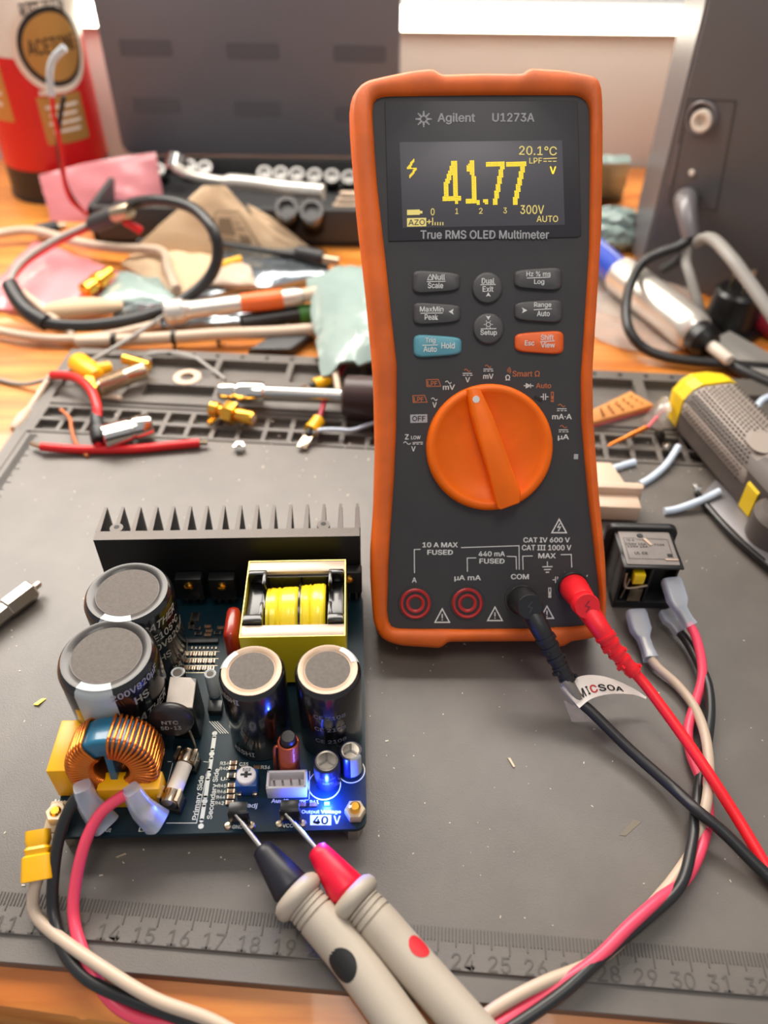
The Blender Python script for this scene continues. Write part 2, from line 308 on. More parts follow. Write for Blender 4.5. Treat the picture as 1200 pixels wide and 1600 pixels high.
inner = [(581, 167), (583, 160), (589, 154), (603, 151), (752, 149), (900, 149), (912, 154), (919, 161), (921, 171), (922, 255), (920, 395), (911, 535), (907, 590), (908, 657), (918, 773), (928, 857), (936, 923), (937, 945), (931, 966), (918, 976), (897, 979), (827, 982), (720, 983), (620, 982), (610, 979), (604, 965), (606, 920), (607, 873), (615, 757), (619, 673), (620, 573), (612, 500), (601, 395), (589, 290), (583, 200)]
cen = PF.loc(755, 560)
def radial(px, n=260):
    P = [PF.loc(*p) - cen for p in px]; out = []; N = len(P)
    for k in range(n):
        a = 2 * math.pi * k / n; d = Vector((4.2 * math.cos(a), 10 * math.sin(a))); best = None
        for i in range(N):
            p, q = P[i], P[(i + 1) % N]; e = q - p; den = d.x * e.y - d.y * e.x
            if abs(den) < 1e-9: continue
            t = (p.x * e.y - p.y * e.x) / den; s = (p.x * d.y - p.y * d.x) / den
            if t > 0 and -1e-6 <= s <= 1 + 1e-6: best = max(best or 0, t)
        out.append(d * best)
    for _ in range(1): out = [(out[i - 1] + out[i] * 4 + out[(i + 1) % n]) / 6 for i in range(n)]
    return out
RO, RI = radial(outer), radial(inner)
def off(P, w):
    n = len(P); r = []
    for i in range(n):
        t = P[(i + 2) % n] - P[i - 2]; r.append(P[i] - Vector((t.y, -t.x)).normalized() * w)
    return r
def lift(P, z):
    r = []
    for p in P:
        q = p + cen; zmin = -(PF.o.z + q.y * PF.y.z - .03) / PF.n.z; r.append((q.x, q.y, max(z, zmin)))
    return r
lerp = lambda t: [a * (1 - t) + b * t for a, b in zip(RO, RI)]
MF = PF.M(0)
m = MB(); m.rings([lift(off(RO, .5), -3.4), lift(off(RO, .18), -3.2), lift(off(RO, .02), -2.6), lift(RO, -.5), lift(RO, -.12), lift(off(RO, .07), .12), lift(off(RO, .2), .26), lift(lerp(.72), .28), lift(lerp(.9), .2), lift(RI, .06), lift(RI, -.15)], 0, MF, True, False)
m.build('holster', K['orange'], meter, 50)
m = MB(); m.add([(p.x + cen.x, p.y + cen.y, 0) for p in off(RI, -.04)], [tuple(range(len(RI)))], MF)
m.rings([[(p.x + cen.x, p.y + cen.y, 0) for p in off(RI, -.04)], [(p.x + cen.x, p.y + cen.y, -.8) for p in off(RI, -.04)]], 0, MF, False, True); face = m.build('face_panel', K['face'], meter)
def pq(px, z=0): return [PF.loc(*p, z) for p in px]
def hexq(px, z0, z1, mi=0, b=0): m.prism([tuple(p) for p in pq(px)][::-1], z0, z1, MF, mi, b)
m = MB(); hexq([(601, 158), (902, 158), (908, 368), (902, 371), (607, 377.5)], 0, .05, 0, .03); scr = m.build('display_bezel', K['bezel'], meter)
m = MB(); hexq([(624, 223), (878, 220), (882, 352), (629, 357)], .03, .06, 0, .01); m.build('display', K['screen'], meter)
# dot-matrix readout
m = MB()
def dots(strokes, half, step, z, mi):      # strokes in pixels, drawn as a grid of square dots
    seg = [(PF.loc(*a, z), PF.loc(*b, z)) for a, b in strokes]; h = half * .0226; st = step * .0226
    x0 = min(min(a.x, b.x) for a, b in seg) - h; x1 = max(max(a.x, b.x) for a, b in seg) + h; y0 = min(min(a.y, b.y) for a, b in seg) - h; y1 = max(max(a.y, b.y) for a, b in seg) + h
    Mz = PF.M(z); y = y0
    while y < y1:
        x = x0
        while x < x1:
            p = Vector((x, y))
            for a, b in seg:
                e = b - a; t = max(0, min(1, (p - a).dot(e) / max(e.length_squared, 1e-9))); q = p - a - e * t
                if max(abs(q.x), abs(q.y)) < h * 1.02:
                    k = st * .41; m.add([(x - k, y - k, 0), (x + k, y - k, 0), (x + k, y + k, 0), (x - k, y + k, 0)], [(0, 1, 2, 3)], Mz, mi); break
            x += st
        y += st
def zq(X, Y): return (540 + X / 2.857, 80 + Y / 2.857)
def zs(*a): return [(zq(*a[i]), zq(*a[i + 1])) for i in range(len(a) - 1)]
dots(zs((482, 502), (448, 600), (446, 655)) + zs((446, 657), (503, 660)) + zs((486, 500), (495, 668)) + zs((482, 502), (492, 640)), 3.5, 2.4, .075, 0)
dots(zs((566, 500), (574, 670)) + zs((566, 505), (548, 525)) + zs((550, 672), (592, 672)), 3.5, 2.4, .075, 0)
dots(zs((625, 670), (627, 672)), 2.6, 2.6, .075, 0)
dots(zs((640, 502), (702, 500), (668, 672)), 3.5, 2.4, .075, 0)
dots(zs((730, 502), (795, 500), (757, 672)), 3.5, 2.4, .075, 0)
dots(zs((305, 485), (280, 522), (314, 524), (287, 560)), 1.4, 1.7, .075, 0)
for t, a, b, h in (('20.1°C', (811, 235), (870, 236), 14), ('LPF', (827, 251), (847, 251), 9), ('300V', (813, 327.5), (850, 327.5), 14), ('AUTO', (838.5, 342), (872, 342), 10), ('0', (673, 331), (679, 331), 11), ('1', (711.5, 330), (716, 330), 9), ('2', (748.5, 329.5), (754, 329.5), 9), ('3', (786.5, 329), (792, 329), 9), ('+', (667, 346.5), (674, 346.5), 7)): m.tx(PF, t, a, b, h, .075, 1, .006)
m.tx(PF, 'V', (859, 266), (869, 266), 12, .075, 0, .02)
m.line(PF, [(849, 248), (870, 247)], 1.4, .075, 1)
for k in range(3): m.line(PF, [(849 + k * 7.5, 252), (854.5 + k * 7.5, 252)], 1.4, .075, 1)
m.line(PF, [(636, 332), (656, 331.5)], 8, .075, 1); m.line(PF, [(656, 331.5), (660, 331.5)], 4, .075, 1)
m.line(PF, [(636, 347.5), (666, 347)], 13, .075, 1); m.tx(PF, 'AZO', (638, 347.5), (664, 347), 9, .085, 2, .01)
for k, h in enumerate((12, 5, 5, 5, 5)): m.line(PF, [(676 + k * 4, 352 - h), (676 + k * 4, 352)], 1.5, .075, 1)
m.build('readout', [K['digit'], K['digdim'], K['screen']], meter)
# printed markings on the face
m = MB(); W_, O_, G_, D_ = 0, 1, 2, 3
def wt(t, cx, cy, w, h, mi=0, z=.012, bold=.012): m.tx(PF, t, (cx - w / 2, cy), (cx + w / 2, cy), h, z, mi, bold)
wt('Agilent', 713, 185.5, 59, 18, G_, .065, .02); wt('U1273A', 802, 183.5, 66, 14, G_, .065, .02); wt('True RMS OLED Multimeter', 757.5, 366.5, 201, 14, G_, .065, .018)
for k in range(8):
    a = k * math.pi / 4
    for r, q in ((5.5, 1.7), (8.5, 1.4), (11.5, 1.1)):
        x, y = 662 + r * math.cos(a), 186 + r * math.sin(a); m.line(PF, [(x - q, y), (x + q, y)], q * 2, .065, G_)
def za3(X, Y): return (560 + X / 3, 540 + Y / 3)
def l3(pts, mi=0, w=1.3, closed=False): m.line(PF, [za3(*p) for p in pts], w, .012, mi, closed)
def t3(t, cx, cy, w, h, mi=0, bold=.014): c = za3(cx, cy); wt(t, c[0], c[1], w / 3, h / 3, mi, .012, bold)
def wave(cx, cy, mi, w=28): l3([(cx + w * (k / 12 - .5), cy - 6 * math.sin(k / 12 * 2 * math.pi)) for k in range(13)], mi, 1.1)
def dcac(cx, cy): l3([(cx - 22, cy), (cx + 22, cy)], 0, 1.1); [l3([(cx - 22 + k * 17, cy + 9), (cx - 10 + k * 17, cy + 9)], 0, 1.1) for k in range(3)]
t3('Z', 227, 428, 18, 24); t3('LOW', 269, 431, 44, 17); wave(228, 457, 0, 34); l3([(254, 455), (302, 453)], 0, 1.1); [l3([(254 + k * 18, 462), (266 + k * 18, 461)], 0, 1.1) for k in range(3)]; t3('V', 258, 484, 20, 24)
l3([(243, 343), (323, 341)], G_, 13); t3('OFF', 283, 342, 62, 25, D_, .02)
for x, y in ((288, 249), (352, 174)):
    l3([(x - 33, y - 14), (x + 22, y - 16), (x + 34, y + 16), (x - 31, y + 18)], O_, 1.2, True); t3('LPF', x - 5, y + 3, 46, 22, O_)
wave(356, 251, 0); t3('V', 357, 278, 20, 26); wave(422, 172, 0); t3('mV', 424, 195, 56, 24)
wave(511, 116, O_); dcac(511, 130); t3('V', 512, 160, 22, 24); wave(608, 97, O_); dcac(608, 110); t3('mV', 609, 144, 48, 24)
t3('Ω', 700, 150, 22, 26); t3('Smart Ω', 786, 132, 128, 28, O_)
for r in (8, 15, 22): l3([(692 + r * math.cos(a / 10), 118 - r * math.sin(a / 10)) for a in range(-6, 10, 3)], O_, 1.1)
t3('Auto', 868, 188, 72, 24, O_)
def diode(x, y, s=1): l3([(x - 22 * s, y), (x + 24 * s, y)]); l3([(x + 10 * s, y - 10 * s), (x + 10 * s, y + 10 * s)]); l3([(x - 10 * s, y - 9 * s), (x - 10 * s, y + 9 * s), (x + 8 * s, y)], 0, 1.6, True); l3([(x - 6 * s, y - 3), (x - 6 * s, y + 3)], 0, 3)
def capa(x, y): l3([(x - 19, y), (x - 5, y)]); l3([(x + 5, y), (x + 19, y)]); l3([(x - 5, y - 15), (x - 5, y + 15)]); l3([(x + 5, y - 15), (x + 5, y + 15)])
def therm(x, y, mi): l3([(x - 5, y + 8), (x - 5, y - 22), (x + 5, y - 22), (x + 5, y + 8)], mi, 1.2, True); l3([(x, y - 4), (x, y + 18)], mi, 3.2); l3([(x - 7, y + 18), (x + 7, y + 18)], mi, 4)
diode(797, 188); capa(872, 240); therm(909, 240, O_); l3([(825, 240), (860, 262)], D_, 5)
wave(953, 281, O_, 32); dcac(953, 296); t3('mA·A', 954, 333, 92, 25); wave(961, 380, O_, 32); dcac(961, 395); t3('µA', 961, 431, 52, 30)
t3('10 A MAX', 383, 934, 166, 24, 0, .02); t3('FUSED', 383, 969, 120, 24, 0, .02); t3('440 mA', 625, 976, 124, 24, 0, .02); t3('FUSED', 626, 1010, 118, 24, 0, .02)
t3('CAT IV 600 V', 882, 911, 218, 24, 0, .02); t3('CAT III 1000 V', 882, 947, 232, 26, 0, .02); t3('MAX', 884, 985, 82, 24, 0, .02); t3('A', 262, 1099, 22, 24); t3('µA mA', 512, 1091, 124, 30); t3('COM', 757, 1083, 84, 25, 0, .02); t3('Ω', 1028, 1072, 24, 24); t3('V', 1065, 1087, 20, 24)
l3([(263, 1066), (262, 956), (291, 955)]); l3([(481, 947), (753, 938), (754, 1050)]); l3([(511, 1060), (510, 996), (552, 995)]); l3([(695, 988), (739, 989), (741, 1050)]); l3([(772, 1050), (770, 987), (817, 986)]); l3([(948, 980), (998, 979), (1000, 1040)])
l3([(886, 1012), (886, 1036)]); l3([(862, 1037), (910, 1036)], 0, 1.6); l3([(870, 1050), (902, 1049)], 0, 1.6); l3([(878, 1063), (894, 1062)], 0, 1.6)
diode(979, 1072); capa(929, 1098); therm(897, 1158, 0)
for x, y, s in ((393, 1270, 1), (640, 1262, 1), (884, 1254, .9), (941, 850, 1)):
    l3([(x - 34 * s, y + 27 * s), (x, y - 36 * s), (x + 34 * s, y + 27 * s)], 0, 1.9, True)
    if y > 900: l3([(x, y - 12), (x, y + 8)], 0, 1.7); l3([(x, y + 13), (x, y + 18)], 0, 1.7)
    else: l3([(x + 4, y - 18), (x - 7, y + 2), (x + 6, y), (x - 4, y + 20)], 0, 1.5)
l3([(1010, 520), (1030, 521)], G_, 8)
m.build('printed_markings', [K['white'], K['oprint'], K['grey'], K['black']], meter)
# keys
def key(x0, x1, y0, y1, material, items, slope=0, shape='key'):
    m = MB(); rs = []; cx, cy = (x0 + x1) / 2, (y0 + y1) / 2; n = 40
    for z, k in ((0, 1.03), (.09, 1), (.15, .93), (.17, .84)):
        r = []
        for i in range(n):
            a = -2 * math.pi * i / n; c, s = math.cos(a), math.sin(a); e = 2 / (2 if shape == 'round' else 5)
            X = math.copysign(abs(c) ** e, c); Y = math.copysign(abs(s) ** e, s); f = .86 + .14 * (X if slope > 0 else -X) if slope else 1
            ddx, ddy = (x1 - x0) / 2 * (1 - (1 - k)), (y1 - y0) / 2 * k
            p = PF.loc(cx + ddx * X, cy + ddy * Y * (f if slope else 1), z); r.append((p.x, p.y, z))
        rs.append(r)
    m.rings(rs, 0, MF)
    for it in items:
        if it[0] == 'l': m.line(PF, [it[1], it[2]], it[3] if len(it) > 3 else 1.2, .18, 1)
        elif it[0] == 'p': m.line(PF, it[1], 1.1, .18, 1, True)
        elif it[0] == 'tri':
            P = [PF.loc(*q, .18) for q in it[1]]; m.add([(p.x, p.y, .18) for p in P], [tuple(range(len(P)))], MF, 1)
        else: m.tx(PF, it[0], (it[1] - it[3] / 2, it[2]), (it[1] + it[3] / 2, it[2]), it[4], .18, 1, .015)
    o = m.build('key', [material, K['white']], meter, 40); return o
key(645, 718, 422, 459, K['key'], [('Null', 685.5, 433, 20, 9), ('p', [(668, 437), (672, 429), (676, 437)]), ('Scale', 680.5, 446, 24, 9), ('l', (667, 440), (696, 439.5))], -1)
key(646, 719, 471.5, 508, K['key'], [('MaxMin', 674.5, 483, 37, 8.5), ('Peak', 674, 495.5, 21, 9), ('l', (657, 489.5), (692, 489)), ('tri', [(701, 487), (709, 482.5), (707, 487), (709, 491.5)])], -1)
key(647, 720, 522, 559, K['teal'], [('Trig', 672.5, 532.5, 16, 10), ('Auto', 672, 545.5, 21, 9), ('Hold', 700, 540, 21, 9.5), ('l', (660, 539.5), (684, 539))], -1)
key(738, 785, 426, 474, K['key'], [('Dual', 762.5, 439, 20, 9), ('Exit', 762.5, 451.5, 17, 9), ('l', (750.5, 445), (774.5, 444.5)), ('tri', [(759, 463.5), (763, 456.5), (767, 463.5), (763, 462)])], 0, 'round')
key(739.5, 787, 489, 537.5, K['key'], [('Setup', 763.5, 520.5, 26, 10), ('l', (751, 514), (775.5, 513.5)), ('tri', [(759, 493), (763, 500), (767, 493), (763, 494.5)])] + [('l', (763 + 3.6 * math.cos(k * .785), 507 + 3.6 * math.sin(k * .785)), (763 + 3.6 * math.cos(k * .785 + .785), 507 + 3.6 * math.sin(k * .785 + .785)), 1) for k in range(8)] + [('l', (763 + 5 * math.cos(k * 1.047), 507 + 5 * math.sin(k * 1.047)), (763 + 7 * math.cos(k * 1.047), 507 + 7 * math.sin(k * 1.047)), 1) for k in range(6)], 0, 'round')
key(804, 877, 417.5, 454.5, K['key'], [('Hz % ms', 841.5, 428, 38, 8), ('Log', 842.5, 441, 16, 9.5), ('l', (823, 434.5), (860, 433))], 1)
key(804.5, 878, 467, 505, K['key'], [('Range', 848, 477, 27, 9.5), ('Auto', 849, 490, 20, 8.5), ('l', (834, 484), (862, 482.5)), ('tri', [(824, 485), (815.5, 480.5), (817.5, 485), (815.5, 489.5)])], 1)
key(805, 879.5, 516, 554, K['okey'], [('Esc', 827.5, 536, 15, 8), ('Shift', 855, 527, 20, 9), ('View', 856, 539, 22, 8.5), ('l', (844, 534), (867, 532.5))], 1)
# rotary dial
dc = PF.loc(765.3, 699, .25); R = (PF.loc(862, 699, .25) - dc).length; MD = PF.M(0) @ Matrix.Translation((dc.x, dc.y, 0))
m = MB(); m.lathe([(R + .06, 0), (R + .03, .3), (R - .04, .42), (R - .16, .47), (R - .26, .42), (R - .38, .28), (R * .5, .2), (.01, .18)], MD, 72)
dial = m.build('dial', K['dial'], meter, 50)
m = MB(); z = .75
bt = [(732, 608), (737, 605), (744, 604), (750, 606), (770, 650), (813, 768), (812, 786), (782, 797), (778, 794), (765, 740), (739, 650)]
P0 = [PF.loc(*p, .3) for p in bt]; P1 = [PF.loc(*p, z) for p in bt]; c0 = sum(P1, Vector((0, 0))) / len(P1)
m.hexa([(p.x + (p.x - c0.x) * .12, p.y, .2) for p in P1][::-1], [(p.x, p.y, z) for p in P1][::-1], 0, .09, MF); m.build('pointer_grip', K['dial'], dial, 50)
m = MB(); p = PF.loc(744, 624, z + .01); m.lathe([(.13, -.02), (.12, .012), (.001, .012)], PF.M(z) @ Matrix.Translation((p.x, p.y, 0)), 20); m.build('pointer_dot', K['white'], dial)
# input jacks
for px, py, full in ((649, 942.7, 1), (730, 942, 1), (815, 937, 0), (895, 917, 0)):
    p = PF.loc(px, py); Mj = PF.M(0) @ Matrix.Translation((p.x, p.y, 0)); m = MB()
    m.lathe([(.56, .0), (.56, .09), (.52, .13), (.45, .11), (.43, .02), (.35, .02), (.34, .11), (.28, .12), (.22, .08), (.21, .015)], Mj, 36, 0)
    m.lathe([(.21, .03), (.001, .03)], Mj, 24, 1, cap=False); m.lathe([(.43, .026), (.345, .026)], Mj, 36, 1, cap=False); m.lathe([(.63, .0), (.62, .05), (.56, .05)], Mj, 36, 2)
    m.build('input_jack', [K['jackred'] if full else K['blackrub'], K['dark'], K['face']], meter)
# prop stand behind
a = PF.M(0) @ Vector((-1.6, 12, -3.3)); b = PF.M(0) @ Vector((1.6, 12, -3.3)); m = MB()
m.hexa([(a.x, a.y + 6.5, .02), (b.x, b.y + 6.5, .02), (b.x, b.y + 6.9, .02), (a.x, a.y + 6.9, .02)], [tuple(a), tuple(b), (b.x, b.y + .4, b.z), (a.x, a.y + .4, a.z)], 0, .05); m.build('tilt_stand', K['face'], meter)
# ================================================================ power supply board
ZB = 1.0; ROT = 2.3; _bc, _bs = math.cos(math.radians(ROT)), math.sin(math.radians(ROT))
FRc = U(573, 1295, ZB); PB = Plane(FRc, (_bc, _bs, 0), (-_bs, _bc, 0)); MBd = PB.M(0)
psu = thing('power_supply_board', (FRc.x - 4.7, FRc.y + 4.6, 0), 'open power supply circuit board with tall capacitors and black finned heatsink, left of the multimeter', 'circuit board')
def bl(px, py, z=0): return PB.loc(px, py, z)          # board coordinates of a pixel at height z above the board
def at(x, y, z=0, deg=0): return MBd @ Matrix.Translation((x, y, z)) @ Matrix.Rotation(math.radians(deg), 4, 'Z')
def rrect(x0, x1, y0, y1, r, n=5):
    out = []
    for cx, cy, a in ((x1 - r, y0 + r, -90), (x1 - r, y1 - r, 0), (x0 + r, y1 - r, 90), (x0 + r, y0 + r, 180)):
        for k in range(n + 1): t = math.radians(a + 90 * k / n); out.append((cx + r * math.cos(t), cy + r * math.sin(t)))
    return out
BW, BD = 9.4, 9.35
m = MB(); m.prism(rrect(-BW, 0, 0, BD, .35), -.16, 0, MBd, 0); board = m.build('circuit_board', K['pcb'], psu)
for x, y in ((-.42, .42), (-BW + .42, .42), (-.42, BD - .5), (-BW + .42, BD - .5)):
    m = MB(); m.lathe([(.3, -ZB), (.3, -.16)], at(x, y), 6); m.build('standoff', K['alu'], psu)
# silkscreen
m = MB()
def st(t, p0, p1, h, b=.018): m.tx(PB, t, p0, p1, h, .008, 0, b)
def sl(pts, w=1.2, c=False): m.line(PB, pts, w, .008, 0, c)
st('Primary Side', (305, 1281), (316, 1212), 10); st('Secondary Side', (328, 1280), (340, 1201), 10)
for a, b in (((314, 1291), (314, 1291)), ((315, 1282), (319, 1258)), ((320, 1252), (321, 1252)), ((321, 1246), (325, 1217)), ((325.5, 1211), (326, 1211)), ((327, 1204), (330.5, 1184)), ((331, 1178), (331.5, 1178)), ((332, 1172), (335, 1151)), ((335.5, 1146), (335.5, 1145))):
    if abs(a[1] - b[1]) < 3: p = bl(*a); m.lathe([(.085, .0), (.085, .008), (.001, .008)], at(p.x, p.y), 14)
    else: sl([a, b], 6.5); p = bl(*a); m.lathe([(.065, .0), (.065, .008), (.001, .008)], at(p.x, p.y), 14); p = bl(*b); m.lathe([(.062, .0), (.062, .008), (.001, .008)], at(p.x, p.y), 14)
st('Uadj', (378, 1258), (402, 1260), 9); st('Aux/Control', (424, 1251.5), (478, 1253), 7.5); st('Output Voltage', (471, 1269), (533, 1269), 7); st('GND', (363, 1292), (379, 1292), 6); st('+VCC', (437, 1290), (458, 1290), 6); st('Mains', (85, 1251.5), (112, 1255), 6); st('Neut', (152, 1295), (174, 1297), 7); st('Live', (217, 1296), (239, 1296), 7)
for t, x, y in (('R34', 351, 1193), ('R40', 350, 1201), ('C35', 381, 1194), ('R36', 415, 1199), ('U4', 352, 1217), ('R45', 347, 1228), ('R46', 346, 1237), ('R44', 345, 1246), ('R42', 343, 1255), ('R41', 491, 1253)): st(t, (x - 7, y), (x + 7, y), 5.5)
sl([(262, 1190), (268, 1190)], 1); sl([(260, 1286), (307, 1286), (327, 1191), (318, 1190)], 1.1); sl([(246, 1284), (270, 1192)], .9)
sl([(430, 1252), (482, 1250)], 1); sl([(483, 1249), (484, 1205)], 1)
for cx, cy, r in ((507, 1226, .52), (549, 1204, .44)): p = bl(cx, cy); m.lathe([(r, 0), (r, .008), (r - .035, .008)], at(p.x, p.y), 40, cap=False)
sl([(485, 1274), (517, 1274), (517, 1289), (485, 1289)], 1, True); m.tx(PB, 'V', (521, 1281), (532, 1281), 13, .008, 0, .02)
for k in range(4): sl([(327 + k * 4, 1127), (345 + k * 4, 1146)], 1.2)
m.build('silkscreen', K['silk'], board)
m = MB(); P = [bl(*q) for q in ((485, 1289), (517, 1289), (517, 1274), (485, 1274))]; m.add([(p.x, p.y, .007) for p in P], [(0, 1, 2, 3)], MBd, 0)
m.tx(PB, '40', (489, 1281.5), (513, 1281.5), 13, .012, 1, .03); m.build('voltage_box', [K['silk'], K['sleeve']], board)
# heatsink
HY = bl(350, 841, 3.2).y - 0; HX0 = bl(145, 845, 3.2).x; HX1 = bl(562, 840, 3.2).x; HZ = 3.2
m = MB(); m.box(((HX0 + HX1) / 2, HY + .22, (HZ - .7) / 2), (HX1 - HX0, .44, HZ + .7), MBd, 0, .02); NF = 15; hs = m.build('heatsink', K['hsink'], psu)
m = MB(); pit = (HX1 - HX0 - .14) / NF
for i in range(NF + 1):
    x = HX0 + .07 + pit * i; m.hexa([(x - .09, HY + .44, -.7), (x + .09, HY + .44, -.7), (x + .05, HY + 1.75, -.7), (x - .05, HY + 1.75, -.7)], [(x - .09, HY + .44, HZ), (x + .09, HY + .44, HZ), (x + .05, HY + 1.75, HZ), (x - .05, HY + 1.75, HZ)], 0, 0, MBd)
    for k in range(9): y = HY + .52 + k * .13; m.box((x, y, (HZ - .7) / 2 - .01), (.2 - k * .008, .05, HZ + .68), MBd)
m.build('fins', K['hsink'], hs)
m = MB(); m.box(((HX0 + HX1) / 2, HY + .22, HZ + .005), (HX1 - HX0, .44, .012), MBd)
for i in range(NF + 1): x = HX0 + .07 + pit * i; m.hexa([(x - .09, HY + .44, HZ), (x + .09, HY + .44, HZ), (x + .05, HY + 1.75, HZ), (x - .05, HY + 1.75, HZ)], [(x - .09, HY + .44, HZ + .012), (x + .09, HY + .44, HZ + .012), (x + .05, HY + 1.75, HZ + .012), (x - .05, HY + 1.75, HZ + .012)], 0, 0, MBd)
for i in (1, NF - 2): x = HX0 + .07 + pit * i; m.lathe([(.24, HZ - 3), (.24, HZ + .01)], at(x, HY + .62), 20); m.lathe([(.1, HZ + .01), (.1, HZ + .014), (.001, HZ + .014)], at(x, HY + .66), 14, 1)
m.build('cut_end', [K['hsinkend'], K['dark']], hs)
# transistors on the heatsink
for px, py in ((297, 908), (348, 910), (545, 905)):
    y = HY - .24; z = 1.45; p = PB; t = Vector((0, 0, 0))
    w = V(px, py, (MBd @ Vector((-5, y, 0))).y); q = MBd.inverted() @ w; x, z = q.x, q.z - .05
    m = MB(); m.box((x, y, z - .15), (.98, .42, 1.15), MBd, 0, .05); tr = m.build('transistor', K['relay'], psu)
    m = MB(); m.lathe([(.17, 0), (.17, .08), (.1, .13), (.001, .13)], at(x, y - .21, z + .1) @ Matrix.Rotation(math.pi / 2, 4, 'X'), 16); m.box((0, 0, .13), (.22, .035, .02), at(x, y - .21, z + .1) @ Matrix.Rotation(math.pi / 2, 4, 'X')); m.build('screw', K['gold'], tr)
    for k in (-1, 0, 1): m = MB(); m.box((x + k * .27, y + .05, (z - .75) / 2), (.08, .05, max(.1, z - .7)), MBd); m.build('lead', K['tin'], tr)
# capacitors
def can(name, px, py, ztop, r, rim, stripe_az, prints, zb=0, top=.7, txt='captxt', vent=None, body='sleeve', hw=23):
    c = bl(px, py, ztop); M = at(c.x, c.y, zb); h = ztop - zb; e = min(.26, r * .17)
    m = MB(); m.lathe([(r * .96, 0), (r, .06), (r, h - e * 1.1), (r - e * .25, h - e * .4), (r - e * .9, h - .01)], M, 56, cap=False); o = m.build(name, K[body], psu, 50)
    m = MB(); m.lathe([(r - e * .85, h - .02), (r * .9 if r > .7 else r * .8, h), (r * top + .04, h), (r * top + .02, h - .03), (r * top, h - .03)], M, 56, cap=False); m.build('rim', K[rim], o, 60)
    m = MB(); m.lathe([(r * top, h - .03), (.001, h - .02)], M, 56)
    if vent:
        for k in range(3): a = math.radians(90 + 120 * k); m.box((math.cos(a) * r * .33, math.sin(a) * r * .33, h - .01), (.05, .05, .02), M) if 0 else m.ribbon([(0, 0), (r * .66 * math.cos(a), r * .66 * math.sin(a))], .06, M @ Matrix.Translation((0, 0, h - .008)), 1)
    m.build('vent_top', [K['alu' if vent else 'captop'], K['steel']], o)
    if stripe_az is not None:
        m = MB(); m.lathe([(r + .006, .1), (r + .006, h - e * 1.1), (r - e * .25 + .006, h - e * .4 + .006), (r - e * .9, h + .0), (r * .9 if r > .7 else r * .8, h + .008), (r * top + .06, h + .008)], M, 16, 0, stripe_az - hw, stripe_az + hw); m.build('stripe', K['capstripe'], o, 60)
    if prints:
        m = MB()
        for t, az, z, w, hh, sh in prints:
            m.text(t, w, hh, lambda u, v: tuple(M @ Vector(((r + .008) * math.cos(math.radians(az) + (u + v * sh) / r), (r + .008) * math.sin(math.radians(az) + (u + v * sh) / r), h - z + v))), 0, .02)
        m.build('print', K[txt], o)
    return o
can('bulk_capacitor', 199, 924, 3.5, 1.44, 'caprim', -96, [('GATHER', -36, .55, 1.5, .34, .3), ('CE105°C', -34, 1.1, 1.45, .33, 0), ('200V820µF', -32, 1.6, 2.0, .38, 0), ('HS', -44, 2.15, .45, .34, 0), ('GATHER', -12, 3.1, 1.5, .3, .3)])
can('bulk_capacitor', 166, 1022, 3.5, 1.5, 'caprim', -94, [('200V820µF', -42, .3, 1.7, .36, 0), ('HS', -42, .8, .5, .36, 0), ('GATHER', -34, 1.7, 1.5, .36, .3), ('CE105°C', -40, 2.25, 1.4, .32, 0), ('GATHER', -30, 3.1, 1.5, .3, .3)])
can('output_capacitor', 393, 1047, 3.5, 1.0, 'caprimlt', 150, [('AISHI', -130, .3, .75, .26, 0), ('AISHI', -120, 3.1, .8, .26, 0)], top=.68)
can('output_capacitor', 512, 1045, 3.5, 1.0, 'caprimlt', 40, [('CE 2108', -88, 1.1, 1.0, .2, 0), ('CE 2108', -88, 1.75, 1.0, .2, 0), ('CE 2108', -88, 2.4, 1.0, .2, 0)], top=.68, txt='captxt2')
can('small_capacitor', 510, 1188, 1.15, .41, 'alu', None, [('470µF 25V', -85, .45, .5, .13, 0), ('105°C', -85, .65, .35, .12, 0)], top=.7, vent=1, txt='captxt2', body='ecap')
can('small_capacitor', 548, 1172, 1.1, .36, 'alu', -60, None, top=.7, vent=1, body='ecap', hw=32)
can('small_capacitor', 328, 1052, 1.2, .2, 'capstripe', -92, None, top=.6, body='capstripe')
can('small_capacitor', 277, 1050, 1.2, .26, 'capstripe', None, None, top=.6)
# transformer
zt = 2.75; q = [bl(*p, zt) for p in ((370.5, 996), (537.5, 995), (540, 878), (394, 878))]
x0 = (q[0].x + q[3].x) / 2; x1 = (q[1].x + q[2].x) / 2; y0 = q[0].y; y1 = min(q[3].y, HY - .5)
m = MB(); f = .5
m.box(((x0 + x1) / 2, y0 + f / 2, zt / 2 + .15), (x1 - x0, f, zt - .3), MBd, 0, .03); m.box(((x0 + x1) / 2, y1 - f / 2, zt / 2 + .15), (x1 - x0, f, zt - .3), MBd, 0, .03); m.box(((x0 + x1) / 2, (y0 + y1) / 2, zt / 2 - .15), (.9, y1 - y0 - .4, 1.1), MBd); tf = m.build('transformer', K['ferrite'], psu)
m = MB(); w = .02
for a in ((x0 - w, x1 + w, y0 - w, y0, 1.0), (x0 - w, x1 + w, y1, y1 + w, 1.0), (x0 - w, x0, y0, y1, .55), (x1, x1 + w, y0, y1, .55)): m.box(((a[0] + a[1]) / 2, (a[2] + a[3]) / 2, (zt + .02 + .3) / 2), (a[1] - a[0] + .02, a[3] - a[2] + .02, zt - .28), MBd, 0)
m.build('outer_tape', K['xyellow'], tf)
m = MB(); bx = .64
